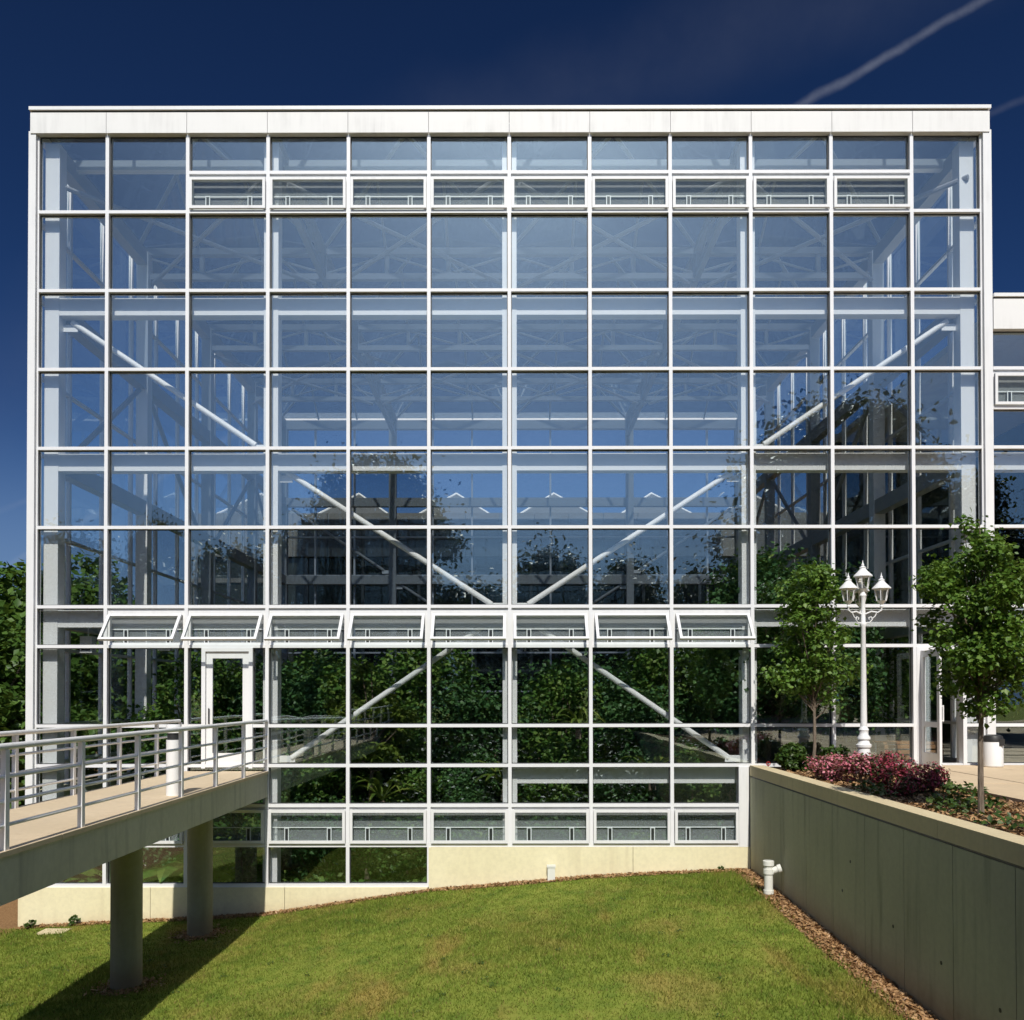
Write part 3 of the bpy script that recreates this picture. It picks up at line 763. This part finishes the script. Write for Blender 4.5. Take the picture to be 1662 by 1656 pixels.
# ------------------------------------------------------------------ retaining wall and plaza
WXF = 4.58; WY = -16.5
rw = thing('retaining_wall', 'grey concrete retaining wall with pale coping running out from the conservatory', 'wall', (0, 0, 0))
js = [-.105, -1.05] + [-1.05 - 1.16*k for k in range(1, 14)]
for a_, b_ in zip(js[:-1], js[1:]):
    bpart('wall_panel', M['wallc'], WXF, WXF + .24, b_ + .006, a_ - .006, -2.9, -.225, rw)
bpart('wall_core', M['dark'], WXF + .012, WXF + .23, js[-1], -.115, -2.88, -.2, rw)
for k in range(9):
    y1 = -.105 - k*1.9
    bpart('coping', M['coping'], WXF - .006, WXF + .262, y1 - 1.893, y1, -.195, .0, rw)
for (yy, zz) in ((-4.9, -1.35), (-6.55, -1.42), (-7.75, -1.5), (-8.9, -1.6), (-5.2, -.9)):
    MB().tube((WXF - .004, yy, zz), (WXF + .01, yy, zz), .022, None, 10).build('tie_hole', M['black'], rw)
structure(MB().box(WXF + .245, 6.55, -16.4, -.11, -.7, -.05).build('planting_bed', M['soil']))
pl = structure(MB().box(6.55, 40, -40, -.11, -1.5, -.06).build('plaza', M['paver']))
k_ = 0
for yy in range(9):
    for xx in range(6):
        y1 = -.115 - yy*1.2; x0 = 6.555 + xx*1.2
        bpart('paving_slab', M['paver'], x0, x0 + 1.188, y1 - 1.188, y1, -.056, random.uniform(-.006, .006), pl)

# ------------------------------------------------------------------ lamp post with four lanterns
lp = thing('street_lamp', 'white cast iron lamp post carrying four lanterns beside the flower bed', 'street lamp', (6.17, -1.6, -.03))
MB().lathe([(.15, 0), (.15, .10), (.135, .16), (.115, .30), (.10, .44), (.125, .46), (.13, .50), (.10, .53), (.085, .58), (.11, .60), (.11, .63), (.075, .68), (.075, .74), (.085, .76), (.058, .82)], 20).build('base', M['white'], lp, True)
MB().lathe([(.056, .82), (.040, 2.55), (.055, 2.58), (.055, 2.62), (.04, 2.65), (.036, 3.05), (.06, 3.10), (.03, 3.16)], 16).build('pole', M['white'], lp, True)
def lantern(pos, scale=1.0):
    s = scale
    base = MB().lathe([(.015, -.13*s), (.03, -.10*s), (.02, -.07*s), (.055*s, -.03*s), (.085*s, 0)], 12)
    ln = base.build('lantern', M['white'], lp, True, pos)
    MB().lathe([(.08*s, .002), (.125*s, .21*s)], 6).build('glass', M['lglass'], ln)
    fr = MB()
    for k in range(6):
        t_ = math.pi*2*k/6; c_, s_ = math.cos(t_), math.sin(t_)
        fr.tube((.082*s*c_, .082*s*s_, 0), (.128*s*c_, .128*s*s_, .21*s), .008, None, 5)
    fr.lathe([(.132*s, .20*s), (.14*s, .22*s), (.12*s, .225*s)], 6)
    fr.build('frame', M['white'], ln)
    MB().lathe([(.165*s, .215*s), (.155*s, .235*s), (.09*s, .30*s), (.055*s, .34*s), (.05*s, .36*s), (.062*s, .37*s), (.02*s, .40*s), (.028*s, .42*s), (.01*s, .45*s), (.004, .50*s)], 12).build('roof', M['white'], ln, True)
lantern((0, 0, 3.22), 1.0)
for ang in (197, -17, 78):
    c_, s_ = math.cos(R(ang)), math.sin(R(ang)); A_ = .30
    lantern((A_*c_, A_*s_, 3.0), .98)
    mb = MB()
    P_ = lambda u_, z: (u_*c_, u_*s_, z)
    mb.path([P_(.04, 2.78), P_(.14, 2.82), P_(.24, 2.80), P_(.30, 2.84), P_(.30, 2.89)], [.014]*5, 7)
    mb.path([P_(.05, 2.62), P_(.11, 2.63), P_(.15, 2.68), P_(.13, 2.73), P_(.09, 2.71), P_(.10, 2.68)], [.011]*6, 6)
    mb.path([P_(.15, 2.70), P_(.19, 2.73), P_(.22, 2.79)], [.010]*3, 6)
    mb.build('arm', M['white'], lp, True)

# ------------------------------------------------------------------ small fixtures
tb = thing('trash_bin', 'small white litter bin with black hooded lid beside the entrance', 'bin', (8.98, -.55, 0))
MB().lathe([(.15, .0), (.17, .02), (.17, .46), (.165, .47)], 24).build('body', M['white'], tb, True)
mb = MB().lathe([(.172, .47), (.172, .53), (.15, .58), (.10, .60)], 24); mb.build('lid', M['black'], tb, True)
bpart('opening', M['black'], .02, .12, -.178, -.15, .40, .52, tb)
def pipe_ground(x, y): return float(ground_z(x, y))
gz = pipe_ground(4.33, -2.2)
pv = thing('drain_pipe', 'white plastic drain pipe with capped side branch standing by the grey wall', 'pipe', (4.33, -2.2, gz))
MB().lathe([(.072, -.2), (.072, .50)], 18).build('pipe', M['pvc'], pv, True)
MB().lathe([(.088, .36), (.088, .44)], 18).build('collar', M['pvc'], pv, True)
MB().lathe([(.092, .50), (.092, .575), (.08, .58)], 18).build('cap', M['pvc'], pv, True)
MB().lathe([(.085, .03), (.085, .09)], 18).build('collar', M['pvc'], pv, True)
mb = MB(); mb.tube((.05, 0, .40), (.15, -.02, .44), .058, None, 14); mb.tube((.15, -.02, .44), (.205, -.03, .46), .072, None, 14); mb.build('branch', M['pvc'], pv, True)
gz = pipe_ground(.78, -.22)
sv = thing('vent_stub', 'short white vent stub with a cap in front of the concrete base', 'vent', (.78, -.22, gz))
bpart('stub', M['pvc'], -.07, .07, -.05, .05, -.1, .26, sv); bpart('cap', M['pvc'], -.082, .082, -.062, .062, .262, .30, sv)
gz = pipe_ground(-8.35, -.75)
tag(MB().box(-.24, .24, -.16, .16, -.04, .025).build('stone_slab', M['coping'], None, False, (-8.35, -.75, gz)), 'flat pale stone slab lying in the mulch left of the piers', 'stone')
vl = thing('hose_valve', 'small red hose valve on the coping beside the conservatory', 'valve', (4.86, -.35, .0))
mb = MB(); [mb.tube((math.cos(k)*.035, 0, .05 + math.sin(k)*.035), (math.cos(k+.785)*.035, 0, .05 + math.sin(k+.785)*.035), .009, None, 6) for k in [i*.785 for i in range(8)]]
mb.build('hand_wheel', M['red'], vl); MB().tube((0, .02, -.06), (0, .02, .05), .012).build('stem', M['dark'], vl)
for x, y, z, lab in ((-8.45, .72, 2.20, 'small white heater box inside the conservatory corner, by the left column'), (-6.9, .72, 2.24, 'small white heater box inside, behind the leftmost open vent')):
    h = thing('unit_heater', lab, 'heater', (x, y, z), 0, 'heater boxes inside the conservatory')
    bpart('body', M['white'], -.12, .12, -.1, .1, 0, .33, h)
    MB().tube((0, 0, .33), (0, 0, .62), .012).build('hanger', M['white'], h); bpart('grille', M['dark'], -.09, .09, -.104, -.1005, .04, .10, h)
wb = thing('wooden_bench', 'slatted brown wooden bench inside the open entrance door', 'bench', (8.2, 1.3, -.02))
for k in range(6): bpart('slat', M['wood'], -.6, .6, -.25 + .10*k, -.17 + .10*k, .36, .40, wb)
for k in range(3): bpart('slat', M['wood'], -.6, .6, -.30, -.27, .05 + .11*k, .13 + .11*k, wb)
for x in (-.52, .46): bpart('leg', M['wood'], x, x + .06, -.26, .30, 0, .355, wb)

# ------------------------------------------------------------------ trees outside
make_tree('maple_tree', 'young leafy maple tree growing beside the white lamp post, nearer the glass', 'tree', 21, 4.1, .98, .50, 50, 8500, .062, M['maple'], .035, .5, 'young maples in the bed', (0,0), (.15,.34), (5.50, -1.05, -.05), fringe=.10)
make_tree('maple_tree', 'young maple tree with slim bare trunk at the right, before the entrance', 'tree', 33, 3.74, .86, .92, 66, 15000, .045, M['maple'], .033, .45, 'young maples in the bed', (.0,0), (.11,.32), (5.40, -7.0, -.05), fringe=.08)

forest = make_tree('forest_tree', 'tall green tree left of the conservatory, nearest its corner', 'tree', 51, 7.6, 3.0, .5, 60, 30000, .14, M['forest'], .14, .8, 'trees left of the conservatory', (0,0), (.22,.42), (-13.4, 5.2, -3.2))
for (x, y, s, rz, lab) in ((-15.6, 4.0, 1.0, 1.0, 'green tree at the left edge of the view, in front of the others'), (-13.6, 9.5, 1.28, 2.2, 'green tree left of the conservatory, behind the nearest one'), (-18.0, 10.0, 1.35, 3.9, 'tallest green tree at the left edge of the view'), (-12.6, 14.5, 1.1, 5.0, 'green tree left of the conservatory, farthest back')):
    copy_tree(forest, (x, y, -3.25), rz, s, lab)
big = make_tree('shade_tree', 'broad dark tree behind the conservatory wood edge', 'tree', 71, 9.5, 4.2, 1.2, 40, 9000, .36, M['forest'], .22, .6, 'trees in the wood behind the conservatory', (0,0), (.22,.40), (-14, 38, -3.2))
big['label'] = 'dark tree of the wood seen through the conservatory'
for k in range(7):
    copy_tree(big, (-40 + 4.6*k + random.uniform(-1.5, 1.5), 40 + random.uniform(-4, 8), -3.2), random.uniform(0, 6), random.uniform(.7, 1.0))
# trees across the lawn, behind the photographer: mirrored in the facade
ORD = ['first', 'second', 'third', 'fourth', 'fifth', 'sixth', 'seventh', 'eighth', 'ninth', 'tenth', 'eleventh', 'twelfth']
GR = 'trees across the lawn mirrored in the glass'
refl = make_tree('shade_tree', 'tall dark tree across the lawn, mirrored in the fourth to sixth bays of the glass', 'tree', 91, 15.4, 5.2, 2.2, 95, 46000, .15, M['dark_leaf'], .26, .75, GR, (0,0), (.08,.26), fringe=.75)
refl.location = (-6.6, -26, -.5)
for (x, y, s_, rz, lab) in ((15.6, -26, (1.3,1.3,1.2), 2.0, 'tallest dark tree across the lawn, mirrored in the tenth and eleventh bays of the glass'),
                            (22.0, -27, .95, 4.0, 'dark tree across the lawn, mirrored in the last bay of the glass'),
                            (29.5, -27, .9, .9, 'dark tree across the lawn, mirrored in the lower wing'),
                            (-17.2, -26.5, (.42,.42,.80), 1.0, 'slim dark tree across the lawn, mirrored in the second bay of the glass'),
                            (-21.5, -26.5, (.5,.5,.70), 5.1, 'slim dark tree across the lawn, mirrored in the first bay of the glass')):
    copy_tree(refl, (x, y, -.5), rz, s_, lab)
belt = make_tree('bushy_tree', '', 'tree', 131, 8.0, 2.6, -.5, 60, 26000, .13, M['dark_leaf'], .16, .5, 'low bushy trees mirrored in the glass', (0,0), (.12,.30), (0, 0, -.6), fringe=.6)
HT = [.95, .85, .92, .98, .8, .72, .92, .86, .8, 1.0, .9, 1.0]
for k in range(12):
    o = belt if k == 0 else copy_tree(belt, (0,0,0), 2.4*k)
    o.location = ((k - 5.5)*1.55*2.27 + random.uniform(-.4, .4), -22.2 + random.uniform(-.9, .9), -.6); o.scale = (1.3, 1.0, 1.28*HT[k])
    o['label'] = 'low bushy tree mirrored in the %s bay of the glass from the left' % ORD[k]

nb_ = 60000
xx = rng.uniform(-16, 4.4, nb_); yy = rng.uniform(-20.5, -9.9, nb_)
stuff(link('dimming_ivy', leaves(np.stack([xx, yy, ground_z(xx, yy) + rng.uniform(0, .3, nb_)], 1), .12, M['dark_leaf'], 'dimming_ivy', 79, 1.3, .6)), 'unseen dark ivy added to dim the bank mirrored in the glass', 'ivy')  # added out of view to darken what the lower panes mirror

# ------------------------------------------------------------------ plants inside the conservatory
def bush(name, label, cat, seed, rx, rz, nclump, nleaf, size, mat, loc, group='plants inside the conservatory', up=.5, elong=1.6, drop=.3):
    t_ = thing(name, label, cat, loc, 0, group)
    cl = crown_clumps(seed, rx*.72, rz*.8, rz, nclump, rx*.22, rx*.45, .3, .2)
    pts, d = clump_points(cl, nleaf, seed + 1, .5)
    pts[:, 2] = np.maximum(pts[:, 2], .02)
    link('foliage', leaves(pts, size, mat, 'foliage', seed + 2, elong, up, d * .6, drop), t_)
    mb = MB()
    for c_ in cl[::2]: mb.path([(c_[0]*.15, c_[1]*.15, -.05), (c_[0]*.6, c_[1]*.6, c_[2]*.5), c_[:3]], [.03*rx, .02*rx, .006], 5)
    mb.build('stem', M['bark'], t_, True)
    return t_
M['yleaf'] = leafmat('yellow_green_leaf', [(.08,.15,.025),(.15,.23,.035),(.24,.30,.055)], .3, .9)
trE = thing('glasshouse_tree', 'yellow green tree with narrow leaves, inside, leaning over the lower left brace', 'tree', (-2.95, 1.15, -2.75), 0, 'plants inside the conservatory')
cl_ = [c_ for c_ in crown_clumps(271, .85, 1.15, 3.5, 34, .14, .34, .2)]
pts, d_ = clump_points(cl_, 4200, 272, .4); kp = pts[:, 1] > -.82
link('crown', leaves(pts[kp], .05, M['yleaf'], 'crown', 273, 3.4, .4, d_[kp] * .5, .8), trE)
mb = MB(); limbs(mb, [c_ for c_ in cl_ if c_[1] > -.6], (0, 0, -.05), (.1, 0, 2.2), .05, 5); mb.build('trunk', M['bark'], trE, True)
shA = bush('leafy_shrub', 'green shrub inside behind the lowest glass, third bay from the footbridge', 'shrub', 201, 1.25, 1.1, 30, 7500, .07, M['tropic'], (-.6, 1.7, -2.75))
shB = bush('leafy_shrub', 'bluish green shrub inside behind the lowest glass, next to the footbridge', 'shrub', 211, 1.25, 1.2, 30, 7500, .07, M['tropic2'], (-3.9, 1.7, -2.75))
trC = make_tree('glasshouse_tree', 'leafy tree inside, behind the first bay right of the footbridge door', 'tree', 221, 5.0, 1.9, .1, 60, 15000, .085, M['tropic'], .09, .5, 'plants inside the conservatory', (0,0), (.25,.45), (-3.3, 3.0, -2.75))
trD = make_tree('glasshouse_tree', 'bluish leafy tree inside, just left of the middle column', 'tree', 231, 4.9, 1.9, .1, 60, 15000, .085, M['tropic2'], .09, .5, 'plants inside the conservatory', (0,0), (.25,.45), (-.9, 3.4, -2.75))
shT = bush('tall_shrub', 'tall green shrub inside, at the glass in the first bay right of the bridge', 'shrub', 241, .95, 1.75, 44, 13000, .06, M['tropic'], (-3.7, 1.75, -2.75))
shU = bush('tall_shrub', 'tall bluish shrub inside, at the glass in the third bay right of the bridge', 'shrub', 251, .95, 1.6, 44, 13000, .055, M['tropic2'], (-.75, 1.8, -2.75))
for src, x, y, s, rz, lab in (
    (shT, -2.2, 1.9, .93, 2.2, 'tall green shrub inside, at the glass in the second bay right of the bridge'),
    (shT, .95, 2.0, .9, 3.9, 'tall green shrub inside, at the glass just right of the middle column'),
    (shU, 2.35, 1.9, 1.02, 1.0, 'tall bluish shrub inside, at the glass in the fifth bay right of the bridge'),
    (shT, 3.75, 2.0, .92, 5.2, 'tall green shrub inside, at the glass next to the retaining wall'),
    (shU, -5.4, 2.6, .9, 4.2, 'tall dark shrub inside, under the bridge door'),
    (shT, -7.2, 3.4, .9, .3, 'tall dark shrub inside, under the left end of the footbridge'),
    (shA, -2.3, 1.5, .95, 1.3, 'green shrub inside behind the lowest glass, second bay from the footbridge'),
    (shB, .95, 1.6, .92, 2.2, 'low shrub inside under the floor beam, just right of the middle column'),
    (shA, 2.4, 1.7, .85, 3.3, 'low shrub inside under the floor beam, middle of the lower right bays'),
    (shB, 3.7, 1.6, .8, 4.1, 'low shrub inside under the floor beam, next to the retaining wall'),
    (shA, -5.9, 2.6, 1.1, .5, 'dark shrub inside behind the bridge door'),
    (shB, -7.6, 2.2, .9, 2.0, 'dark shrub inside under the footbridge, left of the piers'),
    (trC, -7.6, 4.6, 1.05, 2.5, 'leafy tree inside, behind the leftmost bays at the corner column'),
    (trD, -5.9, 5.6, 1.1, 3.4, 'leafy tree inside, second row behind the bridge door'),
    (trC, 1.2, 4.2, .98, 2.0, 'leafy tree inside, just right of the middle column'),
    (trD, 3.1, 3.2, .96, 3.1, 'leafy tree inside, behind the right end of the open vents'),
    (trD, -4.2, 4.9, 1.1, 4.4, 'leafy tree inside, second row behind the bay right of the bridge door'),
    (trC, -2.2, 5.2, 1.1, 5.6, 'leafy tree inside, second row behind the middle left vents'),
    (trD, 2.2, 5.4, 1.08, .6, 'leafy tree inside, second row behind the middle right vents'),
    (trC, 3.9, 5.8, 1.1, 1.7, 'leafy tree inside, second row behind the right end of the vents'),
    (trC, -1.8, 7.5, 1.12, 4.3, 'tree inside the conservatory, deep behind the middle left vents'),
    (trD, 1.6, 8.0, 1.15, 5.3, 'tree inside the conservatory, deep behind the middle right vents'),
    (trC, -5.2, 7.0, 1.08, .9, 'tree inside the conservatory, deep behind the bridge door'),
    (trD, -7.4, 10.0, 1.15, 1.9, 'tree inside the conservatory, deep behind the left corner'),
    (trC, 4.2, 10.5, 1.2, 3.7, 'tree inside the conservatory, deep behind the right column')):
    copy_tree(src, (x, y, -2.75), rz, s, lab)
for src, x, y, s, rz, lab in (
    (trC, 5.6, 2.6, .92, .4, 'leafy tree inside the glass, behind the outdoor maple and lamp'),
    (trD, 7.0, 3.2, .98, 1.4, 'leafy tree inside the glass, between the lamp and the entrance'),
    (trC, 8.6, 5.0, .9, 2.9, 'leafy tree inside, far behind the open entrance'),
    (trD, 5.3, 1.3, .95, 5.0, 'climbing greenery inside, at the column beside the retaining wall'),
    (trC, 6.6, 7.5, 1.05, 4.4, 'leafy tree inside, deep behind the lamp post')):
    copy_tree(src, (x, y, -.05), rz, s, lab)
# cycad with arching fronds and banana plants
def frond_plant(name, label, cat, seed, n, L, wd, mat, loc, rise=.5, trunk=.5, group='plants inside the conservatory'):
    t_ = thing(name, label, cat, loc, 0, group); rr = random.Random(seed)
    MB().path([(0,0,-.05), (.02,0,trunk*.5), (0,.02,trunk)], [.09, .08, .07], 8).build('trunk', M['bark'], t_, True)
    for k in range(n):
        an = 2*math.pi*k/n + rr.uniform(-.2,.2); c_, s_ = math.cos(an), math.sin(an); ll = L*rr.uniform(.8,1.15); up_ = rise*rr.uniform(.6,1.3)
        mb = MB(); pts = []
        for q in range(8):
            u_ = q/7; pts.append(Vector((c_*ll*u_, s_*ll*u_, trunk + ll*(up_*2.2*u_ - 1.55*up_*u_*u_ - .25*u_*u_))))
        sd = Vector((-s_, c_, 0))
        for q in range(7):
            w0 = wd*math.sin(math.pi*min(1,(q+.35)/7.4))**.8; w1 = wd*math.sin(math.pi*min(1,(q+1.35)/7.4))**.8
            for sg in (-1, 1):
                dz = Vector((0,0,-.3))
                mb.face([pts[q], pts[q+1], pts[q+1] + (sd*sg + dz)*w1*.9, pts[q] + (sd*sg + dz)*w0*.9])
        mb.build('leaf', mat, t_)
    return t_
frond_plant('cycad', 'dark cycad with arching fronds inside behind the footbridge door', 'cycad', 5, 14, .95, .10, M['tropic2'], (-7.0, 2.0, -.35), .55, .75)
bn = frond_plant('banana_plant', 'broad leaved banana plant inside, seen between the two bridge piers', 'banana plant', 8, 9, 1.15, .24, M['tropic'], (-6.7, .95, -2.75), .5, .35)
copy_tree(bn, (-8.3, 1.1, -2.75), 1.2, .9, 'broad leaved banana plant inside, left of the bridge piers')
copy_tree(bn, (-7.9, 3.0, -.6), 2.6, 1.0, 'broad leaved banana plant inside, behind the left corner column')
fern = frond_plant('fern', 'arching fern inside at the glass, under the second bay right of the bridge', 'fern', 15, 16, .85, .07, M['yleaf'], (-2.6, .95, -1.0), .75, .2)
copy_tree(fern, (-.1, 1.0, -.75), 1.0, 1.0, 'arching fern inside at the glass, left of the middle column')
copy_tree(fern, (2.9, 1.1, -.55), 2.0, .9, 'arching fern inside above the floor beam, near the retaining wall')
copy_tree(fern, (1.4, 1.0, .5), 3.0, .8, 'arching fern inside above the floor beam, right of the middle column')
pts = np.stack([rng.uniform(-9, 4.4, 16000), rng.uniform(.35, 9, 16000), -2.72 + rng.uniform(0, .45, 16000)], 1)
stuff(link('ground_cover', leaves(pts, .10, M['tropic'], 'ground_cover', 77, 1.5, .8)), 'green ground cover plants on the conservatory floor', 'plants')

# ------------------------------------------------------------------ flower bed
G = 'azalea bushes in the bed by the retaining wall'
def flower(label, seed, rx, rz, n, size, mat, loc): return bush('flowering_shrub', label, 'shrub', seed, rx, rz, 16, n, size, mat, loc, G, .7, 1.2, 0)
flower('light pink azalea bush, nearest the glass in the flower bed', 301, .48, .22, 2600, .036, M['pinkfl'], (5.22, -2.7, -.05))
flower('pink azalea bush between the lightest and the darkest red one', 311, .46, .23, 2600, .036, M['pinkfl'], (5.52, -3.2, -.05))
flower('dark red azalea bush in front of the lamp base', 321, .48, .25, 2800, .036, M['redfl'], (5.80, -3.6, -.05))
flower('dark red azalea bush farthest from the glass in the bed', 331, .38, .20, 2000, .034, M['redfl'], (5.82, -4.7, -.05))
flower('small bright pink flowering bush beside the coping', 341, .26, .12, 1100, .032, M['brightfl'], (5.33, -5.15, -.05))
bush('green_shrub', 'low green shrub at the glass between the wall and the maple', 'shrub', 351, .50, .27, 14, 1600, .06, M['low'], (5.30, -.75, -.05), 'green shrubs in the bed')
bush('green_shrub', 'rounded green shrub under the maple beside the glass', 'shrub', 361, .42, .22, 14, 1300, .06, M['low'], (6.0, -.62, -.05), 'green shrubs in the bed')
nb_ = 2600
pts = np.stack([rng.uniform(4.95, 6.5, nb_), rng.uniform(-10, -3.6, nb_), -.03 + rng.uniform(0, .12, nb_) ** 1.0], 1)
keep = np.array([math.sin(p[0]*5.1 + 2*math.sin(p[1]*2.3)) + math.sin(p[1]*3.7) > .15 for p in pts])
stuff(link('bed_plants', leaves(pts[keep], .055, M['low'], 'bed_plants', 78, 1.5, .9)), 'low green ground cover in the mulched flower bed', 'plants')
def chips(n, x0, x1, y0, y1, zf, seed, name, label, size=.03):
    r_ = np.random.default_rng(seed); x = r_.uniform(x0, x1, n); y = r_.uniform(y0, y1, n)
    p = np.stack([x, y, zf(x, y) + r_.uniform(0, .03, n)], 1)
    stuff(link(name, leaves(p, size, M['mulch'], name, seed, 2.4, 1.2)), label, 'mulch')
chips(6000, 4.87, 6.5, -11, -.3, lambda x, y: x*0 - .05, 81, 'bed_mulch', 'brown bark mulch in the flower bed')
chips(8000, -9.3, 4.5, -.34, -.1, ground_z, 82, 'base_mulch', 'brown mulch strip along the concrete base')
chips(6000, 4.22, 4.57, -9.5, -.3, ground_z, 83, 'wall_mulch', 'brown mulch strip along the foot of the grey wall')
for y_ in (-1.33, -4.36):
    cx_ = (DX0 + DX1)/2; nn = 700; an_ = rng.uniform(0, 6.283, nn); rr_ = .2 + np.abs(rng.normal(0, .14, nn)); xx = cx_ + rr_*np.cos(an_); yy = y_ + rr_*np.sin(an_)
    stuff(link('pier_mulch', leaves(np.stack([xx, yy, ground_z(xx, yy) + rng.uniform(0, .03, nn)], 1), .035, M['mulch'], 'pier_mulch', 90, 2.2, 1.2)), 'ring of brown mulch round a bridge pier', 'mulch')
for x, y, s, lab in ((-9.0, -.35, .13, 'leafy weed at the left end of the concrete base'), (-8.2, -.28, .12, 'leafy weed in the mulch above the stone slab'), (-7.35, -.25, .12, 'tiny weed in the mulch left of the piers'), (4.0, -.2, .07, 'tuft of weeds in the corner by the grey wall')):
    b_ = bush('weed', lab, 'weed', int(x*10) + 400, 1.0, .8, 8, 90, .35, M['low'], (x, y, float(ground_z(x, y))), 'weeds along the concrete base')
    b_.scale = (s, s, s)

# ------------------------------------------------------------------ grass blades
n = 210000
x = rng.uniform(-11.5, 4.34, n); y = rng.uniform(-10, -.22, n)
k = (np.abs(x) < (y + 17.3) * .60 + .3) & (x > -9.6 + .5*np.sin(y*2)) & (rng.uniform(0, 1, n) < np.clip((4.36 - x) * 6, .1, 1)) & (rng.uniform(0, 1, n) < np.clip((-.2 - y) * 7, .12, 1))
x = x[k]; y = y[k]; n = len(x); z = ground_z(x, y)
h = rng.uniform(.025, .06, n) * (1 + .35*np.sin(x*.9 + 1)*np.sin(y*1.1)); h = np.where(x > 3.5, h * 1.35, h)
an = rng.uniform(0, 2*np.pi, n); wv = rng.uniform(.005, .010, n)
b = np.stack([x, y, z - .004], 1); sd = np.stack([np.cos(an)*wv, np.sin(an)*wv, 0*x], 1)
ln = np.stack([rng.normal(0, .45, n)*h, rng.normal(0, .45, n)*h, h], 1)
v = np.stack([b - sd, b + sd, b + ln], 1).reshape(-1, 3); f = np.arange(n*3).reshape(-1, 3)
stuff(link('grass', np_mesh('grass', v, f, M['blade'])), 'short green and yellowing grass of the lawn', 'grass')
nw = 60; wx = rng.uniform(-8, 4, nw); wy = rng.uniform(-8, -.6, nw); q_ = rng.integers(0, nw, 900)
px_ = wx[q_] + rng.normal(0, .035, 900); py_ = wy[q_] + rng.normal(0, .035, 900)
stuff(link('lawn_weeds', leaves(np.stack([px_, py_, ground_z(px_, py_) + rng.uniform(.015, .045, 900)], 1), .020, M['low'], 'lawn_weeds', 95, 1.5, 1.4)), 'clover and weeds scattered in the lawn', 'weeds')
print('objects', len(bpy.data.objects), 'tris', sum(len(m_.loop_triangles) if False else len(m_.polygons) for m_ in bpy.data.meshes))
